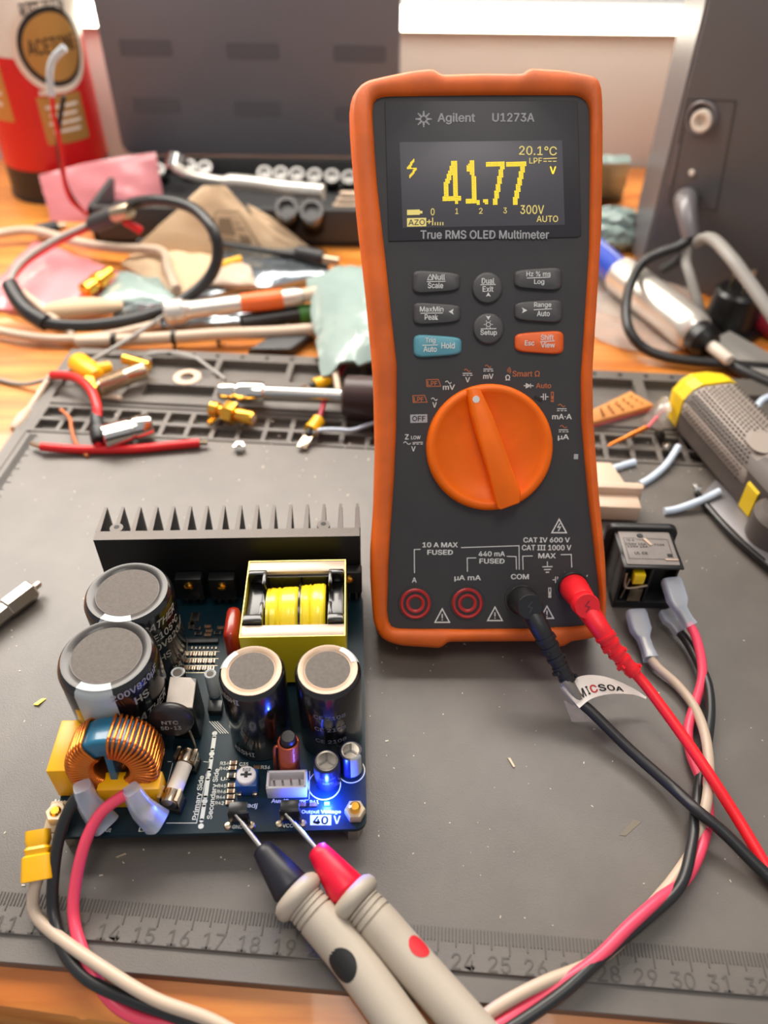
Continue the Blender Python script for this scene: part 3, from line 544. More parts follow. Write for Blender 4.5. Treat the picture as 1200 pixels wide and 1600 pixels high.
for sx in (0, 1):
    a, b = (x0 + .03, x0 + .03 + bx) if not sx else (x1 - .03 - bx * .85, x1 - .03); c = (a + b) / 2
    m.box((c, (y0 + y1) / 2 + .1, zt - .6), (b - a, y1 - y0 - .9, .5), MBd, 0, .05); m.box((c, y0 + f + .2, zt - .12), (b - a, .34, .5), MBd, 0, .06); m.box((c, y1 - f - .12, zt - .1), (b - a, .24, .46), MBd, 0, .06)
    e = b - .07 if not sx else a + .07; m.box((e, y0 + f + .55, zt - .12), (.13, .7, .48), MBd, 0, .04); m.box((e, y1 - f - .4, zt - .1), (.13, .6, .48), MBd, 0, .04); m.box((e, (y0 + y1) / 2, zt - 1.3), (.1, y1 - y0 - 1.2, 2.0), MBd)
xm = bl(468, 950, zt - .3).x; m.box(((x0 + x1) / 2, y1 - f - .06, zt - 1.1), (x1 - x0 - .1, .12, 1.9), MBd); m.lathe([(.001, -.03), (1.25, -.03), (1.25, .03), (.001, .03)], MBd @ Matrix.Translation((xm, (y0 + y1) / 2, zt - 1.15)) @ Matrix.Rotation(math.pi / 2, 4, 'Y'), 32); m.build('bobbin', K['bobbin'], tf)
for a, b, r in ((x0 + .7, xm - .04, 1.15), (xm + .04, x1 - .66, 1.24)):
    m = MB(); pr = [(.001, a)]; random.seed(3)
    for k in range(15): t = k / 14; pr.append((r - .05 * abs(math.sin(k * 1.3)) * (1.4 if k < 8 else .4) - (.06 if k in (0, 14) else 0), a + (b - a) * t))
    pr.append((.001, b)); m.lathe(pr, MBd @ Matrix.Translation((0, (y0 + y1) / 2 - .02, zt - 1.15)) @ Matrix.Rotation(math.pi / 2, 4, 'Y'), 36); m.build('winding', K['xyellow'], tf, 25)
p = bl(362, 972, 1.6); m = MB(); m.box((p.x, p.y, .95), (.5, 1.4, 1.5), MBd, 0, .2); m.build('film_capacitor', K['fredcap'], psu, 60)
# toroid choke
tc = bl(181, 1184, 1.42); MT = at(tc.x, tc.y, 1.45, 0) @ Matrix.Rotation(math.radians(-9), 4, 'X'); Ro, Ri, hh = 1.27, .6, 1.05
m = MB(); n = 64
def cs(a, ro, ri, h, rd): return [(x * math.cos(a), y, x * math.sin(a)) for x, y in rrect(ri, ro, -h / 2, h / 2, rd, 4)]
m.rings([cs(2 * math.pi * k / n, Ro, Ri, hh, .16) for k in range(n)], 0, MT, closed=True); tor = m.build('toroid_choke', K['teal_tape'], psu, 50)
for s0, s1 in ((122, 262), (84, -78)):
    m = MB(); N = 25
    for k in range(N): a = math.radians(s0 + (s1 - s0) * k / (N - 1)); m.tube(cs(a, Ro + .06, Ri - .06, hh + .12, .2), .05, 7, 0, MT, True, 0)
    m.build('winding', K['copper'], tor, 60)
m = MB(); m.box((0, 0, 0), (.2, hh * .9, 1.25), MT); m.build('divider', K['teal_tape'], tor)
# yellow box capacitors
def boxcap(px0, py0, z, sx, sy): p = bl(px0, py0, z); mm = MB(); mm.box((p.x + sx / 2, p.y + sy / 2, z / 2 + .02), (sx, sy, z), MBd, 0, .05); return mm.build('x_capacitor', K['ycap'], psu)
boxcap(71, 1206, 1.5, .68, 1.75); boxcap(150, 1236, 1.08, 1.85, .6)
# block, thermistor, fuse
q = [bl(*p, 1.75) for p in ((257, 1106), (302, 1108), (308, 1058), (265, 1056))]
m = MB(); m.hexa([(v.x, v.y, .02) for v in q], [(v.x, v.y, 1.75) for v in q], 0, .06, MBd); rl = m.build('bridge_rectifier', K['relay'], psu)
m = MB(); c = sum(q, Vector((0, 0))) / 4; g = [c + (v - c) * .93 for v in q]; g = g[:2] + [g[2] + (g[1] - g[2]) * .18, g[2] + (g[3] - g[2]) * .2] + g[3:]; m.hexa([(v.x, v.y, 1.74) for v in g], [(v.x, v.y, 1.765) for v in g], 0, 0, MBd); m.build('lit_top', K['relaylit'], rl)  # pale sheet paints the light falling on the black block's top
p = V(268, 1124, (MBd @ Vector((bl(268, 1175).x, bl(268, 1175).y, 0))).y); l = MBd.inverted() @ p
m = MB(); Mn = at(l.x, l.y, l.z) @ Matrix.Rotation(math.radians(82), 4, 'X'); m.lathe([(.001, -.2), (.5, -.19), (.66, -.1), (.68, 0), (.66, .1), (.5, .19), (.001, .2)], Mn, 40); nt_ = m.build('thermistor', K['ntc'], psu, 60)
m = MB(); m.text('NTC', .5, .16, lambda u, v: tuple(Mn @ Vector((u, v + .08, .202))), 0, .01); m.text('5D-13', .62, .16, lambda u, v: tuple(Mn @ Vector((u, v - .16, .202))), 0, .01); m.build('print', K['captxt'], nt_)
for s in (-1, 1): m = MB(); m.tube([tuple(MBd @ Vector((l.x + s * .38, l.y - .02, l.z - .45))), tuple(MBd @ Vector((l.x + s * .5, l.y - .1, l.z - .62))), tuple(MBd @ Vector((l.x + s * .52, l.y - .12, .0)))], .045, 8); m.build('lead', K['tin'], nt_)
fa, fb = bl(288, 1196, .5), bl(268, 1246, .5); A = MBd @ Vector((fa.x, fa.y, .5)); Bv = MBd @ Vector((fb.x, fb.y, .5)); ax = axisM(Bv, A); Lf = (A - Bv).length
m = MB(); m.lathe([(.001, 0), (.25, 0), (.25, Lf), (.001, Lf)], ax, 28); fu = m.build('fuse', K['ceramic'], psu)
for z0, z1 in ((-.24, .18), (Lf + .02, Lf + .46)):
    m = MB(); m.lathe([(.001, z0), (.25, z0 + .02), (.265, z0 + .05), (.265, z1)], ax, 28); m.build('end_cap', K['clip'], fu)
    m = MB(); zc = (z0 + z1) / 2
    for s in (-1, 1): m.box((s * .3, -.02, zc), (.035, .62, .4), ax, 0, .01); m.box((s * .27, .3, zc), (.1, .035, .4), ax)
    m.box((0, -.36, zc), (.64, .2, .46), ax, 1); m.build('fuse_clip', [K['clip'], K['dark']], fu)
# secondary side small parts
p = bl(452, 1200); Mi = at(p.x, p.y, 0) @ Matrix.Rotation(math.radians(3), 4, 'Y'); zi = 1.85
m = MB(); m.lathe([(.24, 0), (.24, zi - .06), (.2, zi), (.001, zi)], Mi, 24); ri = m.build('rod_inductor', K['ntc'], psu)
m = MB()
for k in range(15): z = .1 + k * .1; m.tube([(.3 * math.cos(a * .3927), .3 * math.sin(a * .3927), z + a * .006) for a in range(16)], .043, 7, 0, Mi, True, 0)
m.tube([tuple(Mi @ Vector((-.3, -.1, 1.45))), tuple(Mi @ Vector((-.42, -.12, 1.3))), tuple(Mi @ Vector((-.42, -.12, 0)))], .05, 8); m.build('winding', K['copper2'], ri, 60)
p0, p1 = bl(418, 1249), bl(480, 1247); cx = (p0.x + p1.x) / 2; w = p1.x - p0.x; y = (p0.y + p1.y) / 2
m = MB(); h = .62
m.box((cx, y + .06, h / 2), (w, .08, h), MBd, 0, .02); m.box((cx, y + .58, h / 2), (w, .08, h), MBd, 0, .02); m.box((cx - w / 2 + .04, y + .32, h / 2), (.08, .58, h), MBd, 0, .02); m.box((cx + w / 2 - .04, y + .32, h / 2), (.08, .58, h), MBd, 0, .02); m.box((cx, y + .32, .08), (w, .56, .16), MBd); jc = m.build('pin_header', K['jst'], psu)
for k in range(4): m = MB(); m.box((cx - w / 2 + .22 + k * (w - .44) / 3, y + .32, .35), (.06, .06, .5), MBd); m.build('pin', K['steel'], jc)
p = bl(387, 1243); m = MB(); m.box((p.x, p.y + .28, .3), (.66, .6, .6), MBd, 0, .04); tm = m.build('trimmer', K['trimblue'], psu)
m = MB(); m.lathe([(.3, .55), (.3, .7), (.27, .73), (.001, .73)], at(p.x, p.y + .3), 28, 0); m.box((p.x, p.y + .3, .735), (.34, .07, .012), MBd, 1); m.box((p.x, p.y + .3, .736), (.1, .2, .012), MBd, 1); m.text('502', .24, .1, lambda u, v: tuple(at(p.x, p.y + .46, .738) @ Vector((u, v, 0))), 1); m.build('adjuster', [K['jst'], K['dark']], tm)
for s in (-1, 1): m = MB(); m.box((p.x + s * .24, p.y - .04, .1), (.16, .1, .22), MBd, 0, .03); m.build('pad', K['tin'], tm)
p = bl(511, 1257); m = MB(); m.box((p.x, p.y, .05), (.16, .1, .09), MBd, 0, .02); m.build('indicator_led', K['led'], psu)
ll = bpy.data.lights.new('led_glow', 'POINT'); ll.energy = .05; ll.color = (.03, .08, 1); ll.shadow_soft_size = .001; lo = bpy.data.objects.new('led_glow', ll); SC.collection.objects.link(lo); lo.location = (MBd @ Vector((p.x, p.y, .28))) * S
for px, py in ((375, 1288), (455, 1285)):
    p = bl(px, py); m = MB(); m.box((p.x, p.y + .05, .35), (.62, .07, .62), MBd, 0, .02); m.box((p.x, p.y + .2, .67), (.56, .32, .06), MBd, 0, .02); tt = m.build('output_tab', K['relay'], psu)
    for s in (-1, 1): m = MB(); m.lathe([(.13, 0), (.1, .06), (.001, .08)], at(p.x + s * .35, p.y - .05), 12); m.build('solder_joint', K['tin'], tt)
for px, py, k, kk in ((555, 1272, 'nut', 0), (93, 1279, 'nut', 1)):
    p = bl(px, py); m = MB()
    if kk: m.box((p.x, p.y + .02, .06), (.72, 1.0, .12), MBd, 1, .05); m.box((p.x + .33, p.y, .2), (.06, .9, .3), MBd, 1, .02)
    m.lathe([(.3, .0 + .12 * kk), (.32, .05 + .12 * kk), (.32, .28 + .12 * kk), (.29, .33 + .12 * kk), (.18, .33 + .12 * kk)], at(p.x, p.y), 6, 0); m.lathe([(.17, .3), (.17, .46), (.12, .52), (.001, .52)], at(p.x, p.y), 20, 2); m.build('fixing_nut', [K['nut'], K['nylon'], K['gold']], psu)
# surface-mount parts
random.seed(5)
def smd(px, py, sx, sy, k='smd', h=.06, pads=1, nm='chip'):
    p = bl(px, py); m = MB(); m.box((p.x, p.y, h / 2), (sx, sy, h), MBd, 0, .01)
    if pads:
        for s in (-1, 1): m.box((p.x + s * sx * .44, p.y, h / 2), (sx * .2, sy * 1.02, h * 1.05), MBd, 1)
    return m.build(nm, [K[k], K['tin']], board)
for x, y in ((365, 1193), (364, 1201), (383, 1201), (402, 1200), (362, 1228), (361, 1237), (361, 1246), (359, 1255), (472, 1258), (490, 1258)): smd(x, y, .22, .13, 'smdr')
for r in range(3):
    for c in range(6): smd(293 + c * 8.2 - r * 1.2, 1023 + r * 11, .13, .15, 'smdr')
for x, y in ((308, 983), (310, 991), (325, 980), (327, 987), (325, 993), (300, 976), (345, 982), (340, 990)): smd(x, y, .24, .13, 'smdr' if x % 2 else 'smd')
smd(300, 978, .2, .35); smd(305, 965, .3, .4); smd(316, 1003, 1.2, .22, 'smd', .12, 0)
for c in range(7): smd(300 + c * 6.3, 1013, .05, .12, 'tin', .05, 0, 'pin')
smd(338, 1110, .45, .42, 'relay', .3, 0); smd(362, 1214, .25, .16, 'smd', .1)
for r in range(4): p0, p1 = (291 - r * 4, 1018 + r * 11), (343 - r * 1.5, 1018 + r * 11); m = MB(); m.line(PB, [p0, p1], .9, .007); m.build('trace', K['nut'], board)
# ================================================================ leads and wires
def W(*pts): return [U(*p) for p in pts]
def PW(px, py, z): return PF.M(z) @ Vector((*PF.loc(px, py, z), 0))      # point above the meter face
# test leads plugged into the meter
def lead(px, py, cap, rel, cab, rub, lab, nm='test_lead'):
    base = PW(px, py, 0); tipc = PW(px, py, 1.5); c = PW(*cap, 1.75)
    t = thing(nm, (c.x, c.y, 0), lab, 'test lead')
    m = MB(); m.lathe([(.5, .05), (.52, .12), (.5, .5), (.46, .9), (.44, 1.25), (.4, 1.4), (.001, 1.4)], axisM(base, c), 32); c2 = c + PF.n * .1
    m.lathe([(.44, -.5), (.45, .12), (.42, .18), (.001, .18)], axisM(c - PF.n * .1, c + PF.n), 28); pl = m.build('plug', K[rub], t, 50)
    m = MB(); Mz = axisM(c + PF.n * .09, c + PF.n); m.ribbon([(.06, .2), (-.07, .02), (.07, -.02), (-.04, -.2)], .045, Mz); m.build('bolt_mark', K['case' if rub == 'blackrub' else 'maroon'], pl)
    pts = [c - PF.n * .5] + [U(*p) for p in rel]; P = spline(pts, 10); L = len(P)
    m = MB(); m.tube(P, lambda q: .4 - .14 * min(1, q * 1.3), 20, 0, None, False, 0); Lr = 0
    m.build('plug_neck', K[rub], t, 60)
    m = MB()
    for k in range(5):
        i = int(L * (.42 + k * .115)); a, b = P[min(i, L - 2)], P[min(i + 2, L - 1)]; m.lathe([(.2, -.0), (.36 - k * .02, .0), (.36 - k * .02, .1), (.2, .1)], axisM(a, b), 20)
        if k < 5: d2 = axisM(a, b); m.box((.3 * (-1) ** k, 0, .16), (.1, .3, .12), d2)
    m.build('strain_relief', K[rub], t, 50)
    cp = [P[-3]] + [U(*p) for p in cab]
    m = MB(); m.tube(cp, .185, 16); m.build('cable', K[rub], t, 60); return t, P
bl_, BP = lead(815, 937, (828, 948), [(844, 982, 2.75), (867, 1026, 2.0), (889, 1066, 1.35)], [(905, 1095, 1.0), (925, 1113, .85), (985, 1172, .5), (1050, 1230, .5), (1090, 1267, .8), (1130, 1300, .7), (1175, 1345, .5), (1215, 1385, .35), (1290, 1470, .2)], 'blackrub', 'black test lead with right-angle plug in the COM jack and a white flag label')
rd_, RP = lead(895, 917, (917, 947), [(937, 981, 2.9), (962, 1018, 2.35), (992, 1052, 1.85)], [(1012, 1075, 1.65), (1060, 1140, 1.25), (1105, 1205, 1.05), (1150, 1275, .6), (1180, 1325, .4), (1215, 1385, .2), (1260, 1450, .2)], 'redrub', 'bright red test lead with right-angle plug in the lower right jack')
# flag label wrapped round the black lead
a = U(905, 1095, 0.95); fl = [U(878, 1074, 1.25), U(908, 1057, 1.35), U(945, 1058, 1.25), U(985, 1074, 0.90), U(1010, 1090, 0.65)]; fb_ = [U(905, 1107, 1.05), U(925, 1092, 1.15), U(955, 1085, 1.05), U(988, 1086, 0.80), U(1009, 1093, 0.65)]
def sheet(A, Bq, th, mat_, name, par, n=6, wob=0, seed=0):
    A, Bq = spline(A, n), spline(Bq, n); rnd = random.Random(seed); m = MB(); up = Vector((0, 0, th)); rs = []
    N = len(A); k = 5; top_ = []; bot = []
    for i in range(N):
        for j in range(k + 1):
            p = A[i].lerp(Bq[i], j / k) + Vector((0, 0, rnd.uniform(-wob, wob))); top_.append(p + up); bot.append(p)
    fs = []; o = N * (k + 1)
    for i in range(N - 1):
        for j in range(k): q = i * (k + 1) + j; fs += [(q, q + 1, q + k + 2, q + k + 1), (o + q, o + q + k + 1, o + q + k + 2, o + q + 1)]
    ed = [i * (k + 1) for i in range(N)] + [(N - 1) * (k + 1) + j for j in range(1, k + 1)] + [i * (k + 1) + k for i in range(N - 2, -1, -1)] + list(range(k - 1, 0, -1))
    for i in range(len(ed)): a_, b_ = ed[i], ed[(i + 1) % len(ed)]; fs.append((a_, b_, o + b_, o + a_))
    m.add(top_ + bot, fs); return m.build(name, K[mat_], par, 60)
flag = sheet(fl, fb_, .03, 'paper', 'flag_label', bl_)
FL_, FB_ = spline(fl, 12), spline(fb_, 12); m = MB()
def onflag(u, v):
    q = max(0, min(.999, u)) * (len(FL_) - 1); i = int(q); f = q - i; j = min(i + 1, len(FL_) - 1)
    p = FL_[i].lerp(FL_[j], f); b = FB_[i].lerp(FB_[j], f); return tuple(p.lerp(b, .55 - v) + Vector((0, -.012, .045)))
for k, (ch, mi) in enumerate(zip('MICSOA', (0, 0, 1, 0, 0, 0))): m.text(ch, .085 if ch != 'I' else .03, .36, lambda u, v, k=k: onflag((.16, .245, .32, .42, .52, .61)[k] + u, v - .08), mi, .02)
m.build('flag_print', [K['black'], K['cred']], flag)
m = MB(); m.lathe([(.24, -.42), (.27, -.3), (.27, .3), (.24, .42)], axisM(U(892, 1080, 1.20), U(905, 1100, 0.95)), 16); m.build('tape_wrap', K['tape'], bl_)
sheet([U(880, 1095, 1.15), U(893, 1128, 0.45)], [U(905, 1105, 0.95), U(925, 1128, 0.45)], .02, 'tape', 'tape_tail', bl_, 4, .03, 2)
# test probes
def probe(tip0, tip1, n0, n1, cl, b0, b1, b2, nose, dot, lab, dotpx, dsz=.44):
    pts = [U(*p) for p in (tip0, tip1, n0, n1, cl, b0, b1, b2)]; ax0, ax1 = pts[4], pts[7]
    t = thing('test_probe', (pts[5].x, pts[5].y, 0), lab, 'test probe')
    m = MB(); m.tube([pts[0], pts[0].lerp(pts[2], .3)], .05, 12, 0, None, False, 0); m.tube([pts[0].lerp(pts[2], .28), pts[2]], .075, 12, 0, None, False, 0); m.build('metal_tip', K['steel'], t)
    L = (pts[3] - pts[2]).length; d = axisM(pts[2], pts[3])
    m = MB(); m.lathe([(.001, -.05), (.2, -.05), (.3, .02), (.34, .2), (.44, L * .5), (.55, L * .93), (.53, L * .97), (.5, L * .99), (.5, L * 1.1)], d, 32); m.build('nose', K[nose], t, 50)
    d = axisM(pts[3], pts[5]); L2 = (pts[5] - pts[3]).length
    m = MB(); m.lathe([(.5, -.02), (.62, .0), (.74, .1), (.78, .24), (.74, .4), (.6, .48), (.5, .5)], d, 36); m.build('guard_collar', K['probe'], t, 60)
    bd = [pts[3].lerp(pts[5], .45), pts[5], pts[6], pts[7]]; P = spline(bd, 14); LL = len(P)
    def rad(q):
        r = .56 + .03 * math.sin(q * 3); 
        if .06 < q < .36: r -= .045 * max(0, math.sin((q - .06) / .3 * 6 * math.pi)) ** 4 if 0 else (.05 if (int((q - .06) / .025) % 4 == 0) else 0)
        return r
    m = MB(); m.tube(P, rad, 32, 0, None, False, 3); bo = m.build('handle', K['probe'], t, 40)
    q = U(*dotpx); k = min(range(LL - 1), key=lambda i: (P[i] - q).length); c = P[k]; tdir = (P[k + 1] - P[k - 1]).normalized(); out = (q - c); out = (out - tdir * out.dot(tdir)).normalized(); e = tdir.cross(out)
    m = MB(); vs = []; n = 24; Rr = .6
    for ring in range(5):
        for j in range(n):
            a = 2 * math.pi * j / n; u, v = dsz * ring / 4 * math.cos(a), dsz * .92 * ring / 4 * math.sin(a); vs.append(c + tdir * u + (out * math.cos(v / Rr) + e * math.sin(v / Rr)) * Rr)
    fs = [(r * n + j, r * n + (j + 1) % n, (r + 1) * n + (j + 1) % n, (r + 1) * n + j) for r in range(4) for j in range(n)]; m.add(vs, fs); m.build('colour_dot', K[dot], t, 60); return t
probe((366, 1270, 1.55), (404, 1319, 1.35), (409, 1325, 1.3), (457, 1391, 1.05), (472, 1408, .98), (500, 1438, .85), (556, 1506, .65), (652, 1640, .5), 'nose', 'black', 'grey test probe with a navy-black nose, its tip touching the terminal marked GND', (534, 1508, 1.1))
probe((446, 1271, 1.5), (489, 1320, 1.35), (495, 1327, 1.3), (545, 1394, 1.05), (561, 1408, .98), (591, 1443, .85), (640, 1500, .65), (765, 1640, .5), 'nosered', 'cred', 'grey test probe with a magenta-red nose, its tip touching the terminal marked +VCC', (654, 1481, 1.1), .32)
# insulated spade terminals and the three mains wires
def spade(p0, p1, p2, w, par, th=.42):     # housing p0..p1, barrel p1..p2
    p0, p1, p2 = U(*p0), U(*p1), U(*p2); m = MB()
    def sec(p, q, a, h): z = (q - p).normalized(); x = z.cross(Vector((0, 0, 1))).normalized(); y = x.cross(z); return x, y
    x, y = sec(p0, p1, w, th); x2, y2 = sec(p1, p2, w, th)
    def ring(c, x, y, a, h): return [tuple(c + x * (a / 2 * math.copysign(abs(math.cos(t)) ** .45, math.cos(t))) + y * (h / 2 * math.copysign(abs(math.sin(t)) ** .45, math.sin(t)))) for t in [2 * math.pi * k / 24 for k in range(24)]]
    m.rings([ring(p0, x, y, w * .9, th), ring(p0.lerp(p1, .1), x, y, w, th * 1.05), ring(p0.lerp(p1, .75), x, y, w, th * 1.05), ring(p1, x, y, w * .66, th * 1.02), ring(p1.lerp(p2, .15), x2, y2, w * .56, th), ring(p1.lerp(p2, .6), x2, y2, w * .56, th * .95), ring(p2, x2, y2, w * .68, th * 1.1)])
    o = m.build('terminal_sleeve', K['clear'], par, 60)
    m = MB(); m.tube([p1.lerp(p2, .1), p1.lerp(p2, .9)], w * .22, 14, 0, None, False, 0); m.box((0, 0, (p1 - p0).length * .5), (w * .6, th * .4, (p1 - p0).length * .95), axisM(p0, p1)); m.build('crimp', K['tin'], o); return p2
black = thing('mains_wire', U(1105, 1150, 0), 'black mains wire in the cable bundle, crimped at the inlet socket and at the board', 'wire')
pinkw = thing('mains_wire', U(1100, 1260, 0), 'pink-red mains wire with clear sleeved terminals, in the cable bundle at lower right', 'wire')
creamw = thing('mains_wire', U(1100, 1210, 0), 'cream mains wire ending in a yellow crimp sleeve beside the board corner', 'wire')
spade((1048, 905, 1.75), (1062, 950, 1.35), (1078, 978, 1.0), .78, pinkw); spade((1040, 955, .6), (1050, 975, .5), (1062, 990, .45), .6, black, .34); spade((993, 955, .75), (1004, 995, .5), (1017, 1030, .4), .8, creamw)
wire = lambda par, pts, k, r=.17: (lambda m: (m.tube(W(*pts), r, 14), m.build('insulation', K[k], par, 60)))(MB())
wire(black, [(1060, 985, .45), (1075, 1005, .45), (1090, 1033, .5), (1106, 1070, .55), (1110, 1115, .5), (1104, 1165, .35), (1094, 1215, .3), (1087, 1265, .35), (1080, 1325, .45), (1062, 1385, .5), (1010, 1435, .55), (945, 1490, .6), (880, 1550, .45), (800, 1605, .3), (720, 1650, .2), (560, 1690, 0), (420, 1660, 0), (300, 1598, .05), (205, 1562, .15), (140, 1532, .2), (102, 1490, .25), (84, 1430, .35), (83, 1375, .9), (92, 1310, 1.6), (108, 1265, 2.1), (126, 1238, 2.35)], 'blackwire')
wire(pinkw, [(1076, 975, 1.05), (1086, 992, .95), (1095, 1025, .75), (1097, 1060, .55), (1086, 1100, .3), (1075, 1140, .25), (1080, 1180, .25), (1098, 1225, .3), (1107, 1270, .3), (1096, 1325, .3), (1070, 1375, .3), (1030, 1405, .6), (985, 1445, .75), (930, 1500, .6), (860, 1548, .3), (780, 1602, .2), (700, 1655, 0), (560, 1710, -.1), (430, 1690, -.1), (300, 1612, -.2), (220, 1592, -.2), (175, 1565, -.1), (142, 1515, .2), (118, 1450, .25), (116, 1395, .7), (132, 1320, 1.5), (158, 1270, 2.0), (196, 1241, 2.3)], 'pink')
wire(creamw, [(1017, 1030, .4), (1030, 1045, .35), (1058, 1070, .3), (1085, 1105, .35), (1102, 1150, .65), (1108, 1205, .65), (1103, 1260, .55), (1086, 1320, .2), (1055, 1370, .2), (1022, 1410, .25), (985, 1455, .3), (930, 1502, .25), (850, 1535, .45), (790, 1566, .4), (740, 1600, .2), (640, 1670, 0), (500, 1690, .1), (420, 1645, .2), (330, 1594, .35), (240, 1560, .5), (150, 1505, .5), (80, 1455, .3), (54, 1425, .3), (53, 1395, .6), (60, 1370, .9)], 'cream')
a, b = U(60, 1376, .95), U(60, 1297, 1.5); M_ = axisM(a, b); L = (b - a).length
m = MB(); m.rings([[(x * s, y * s, z * L) for x, y in rrect(-.42 * w, .42 * w, -.3, .3, .14, 4)] for z, s, w in ((0, 1, 1.0), (.04, 1.02, 1.0), (.48, 1.0, .98), (.52, .8, .95), (.62, .95, .9), (.68, .78, .88), (.8, .92, .85), (1, .88, .85))], 0, M_); m.build('crimp_sleeve', K['buttyel'], creamw, 40)
# elbow terminals pushed onto the board
def elbow(px0, pxt, par, w=.8):
    a, b, c = U(*px0), U(*pxt[0]), U(*pxt[1]); m = MB(); P = spline([a, b, c], 8)
    def ring(c, x, y, s, h): return [tuple(c + x * (s / 2 * math.copysign(abs(math.cos(t)) ** .5, math.cos(t))) + y * (h / 2 * math.copysign(abs(math.sin(t)) ** .5, math.sin(t)))) for t in [2 * math.pi * k / 24 for k in range(24)]]
    rs = []; n = len(P)
    for i in range(n):
        z = (P[min(i + 1, n - 1)] - P[max(i - 1, 0)]).normalized(); x = z.cross(Vector((0, 0, 1))).normalized(); y = x.cross(z); q = i / (n - 1); s = w * (.62 + .42 * q); rs.append(ring(P[i], x, y, s, .6 + .05 * q))
    m.rings(rs); o = m.build('elbow_sleeve', K['clear'], par, 60)
    m = MB(); m.box(tuple((b + c) / 2), (.4, .5, .3)); m.build('crimp', K['tin'], o)
elbow((128, 1228, 2.5), ((140, 1256, 1.9), (164, 1288, 1.2)), black); elbow((205, 1233, 2.45), ((222, 1262, 1.8), (246, 1284, 1.2)), pinkw)
# ================================================================ mains inlet socket
ti = 2.35; q = [U(*p, ti) for p in ((975, 886), (1070, 888), (1056, 836), (958, 831))]
xax = (q[1] - q[0]).normalized(); PI = Plane((q[0].x, q[0].y, 0), xax, (-xax.y, xax.x, 0)); MI = PI.M(0); wI = (q[1] - q[0]).length; dI = 2.05
inl = thing('mains_inlet', (q[0].x + 1.1, q[0].y + .9, 0), 'black mains inlet socket with grey lid and yellow fuse, lying beside the multimeter', 'socket')
m = MB(); m.box((wI / 2, dI / 2 + .35, ti / 2), (wI, dI - .7, ti - .02), MI, 0, .06); m.box((wI / 2, .4, .2), (wI, .8, .36), MI, 0, .04); m.box((.06, .36, ti / 2), (.12, .72, ti - .06), MI, 0, .03); m.box((wI * .5, .3, ti / 2), (.1, .6, ti - .06), MI, 0, .02); m.box((wI - .05, .5, ti / 2), (.1, .4, ti - .06), MI, 0, .02); m.box((wI / 2, .36, ti - .06), (wI, .72, .1), MI, 0, .03); m.build('housing', K['inlet'], inl)
m = MB(); fp = rrect(-.28, wI + .28, 0.0, ti + .18, .35); m.prism([(x, z) for x, z in fp], -.15, .15, MI @ Matrix.Translation((0, dI + .1, 0)) @ Matrix.Rotation(math.pi / 2, 4, 'X'), 0, .05); m.build('flange', K['inlet'], inl)
m = MB(); m.prism(rrect(.14, wI - .14, .14, dI - .12, .06), ti - .02, ti + .03, MI, 0, .015); m.lathe([(.13, ti + .03), (.11, ti + .055), (.001, ti + .055)], MI @ Matrix.Translation((wI * .42, dI - .35, 0)), 20, 1); lid = m.build('lid', [K['inletlid'], K['inlet']], inl)
m = MB(); PL = Plane(MI @ Vector((0, 0, ti + .03)), xax, PI.y)
for t, x, y, w, h in (('TS-8', .52, 1.42, .3, .11), ('250V 10A', .7, 1.22, .8, .11), ('125V 15A', .74, 1.08, .8, .11), ('T125', 1.6, 1.2, .4, .1), ('UL CE', .8, .72, .5, .14)): m.text(t, w, h, lambda u, v: tuple(PL.M(.012) @ Vector((x + u, y + v, 0))), 0, .01)
P_ = [(.28, .42), (.28, 1.55), (.72, 1.55), (.82, 1.47), (1.1, 1.47), (1.18, 1.55), (wI - .3, 1.5), (wI - .32, .42)]; m.ribbon(P_, .018, PL.M(.01), 0, True); m.box((wI - .42, .62, .01), (.18, .16, .02), PL.M(0), 1)
m.build('lid_print', [K['black'], K['dark']], lid)
m = MB(); m.box((wI - .62, .6, .03), (.12, .42, .05), PL.M(0) @ Matrix.Rotation(.5, 4, 'Z'), 0, .02); m.box((wI - .4, .38, .03), (.5, .07, .05), PL.M(0), 0, .02); m.build('lid_tab', K['beige'], lid)
m = MB(); m.box((.7, .1, ti - .62), (.45, .36, .52), MI, 0, .05); m.build('fuse_carrier', K['fuseyel'], inl)
m = MB(); m.tube([tuple(MI @ Vector(p)) for p in ((.2, .1, ti - .4), (.22, -.1, ti - .95), (.5, -.14, ti - 1.0), (1.05, -.12, ti - .86))], .06, 8); m.box((.12, -.02, ti - 1.1), (.06, .16, 1.1), MI @ Matrix.Rotation(.12, 4, 'Y'), 0, .01); m.box((.75, .0, .8), (.5, .05, .7), MI, 0, .01); m.build('contact', K['tin'], inl)
# beige moulded plug behind it
bp = U(968, 800, 0); PBg = Plane((bp.x, bp.y, 0), (1, -.04, 0), (.04, 1, 0)); Mg = PBg.M(0)
plug = thing('beige_plug', bp, 'beige plastic plug half hidden behind the multimeter, above the black inlet socket', 'plug')
m = MB(); m.prism(rrect(-1.3, .85, .15, .55, .15), .1, 1.3, Mg, 0, .08); m.build('flange', K['beige'], plug); m = MB(); m.box((-.3, -.3, .55), (1.9, .9, .8), Mg, 0, .08); m.build('nose', K['beige'], plug)
m = MB(); m.hexa([tuple(Mg @ Vector(p)) for p in ((-1.2, .5, .1), (.25, .5, .1), (-.1, 2.6, .1), (-1.0, 2.6, .1))], [tuple(Mg @ Vector(p)) for p in ((-1.2, .5, 1.1), (.25, .5, 1.1), (-.1, 2.6, .8), (-1.0, 2.6, .8))], 0, .1); m.build('grip', K['beige'], plug)
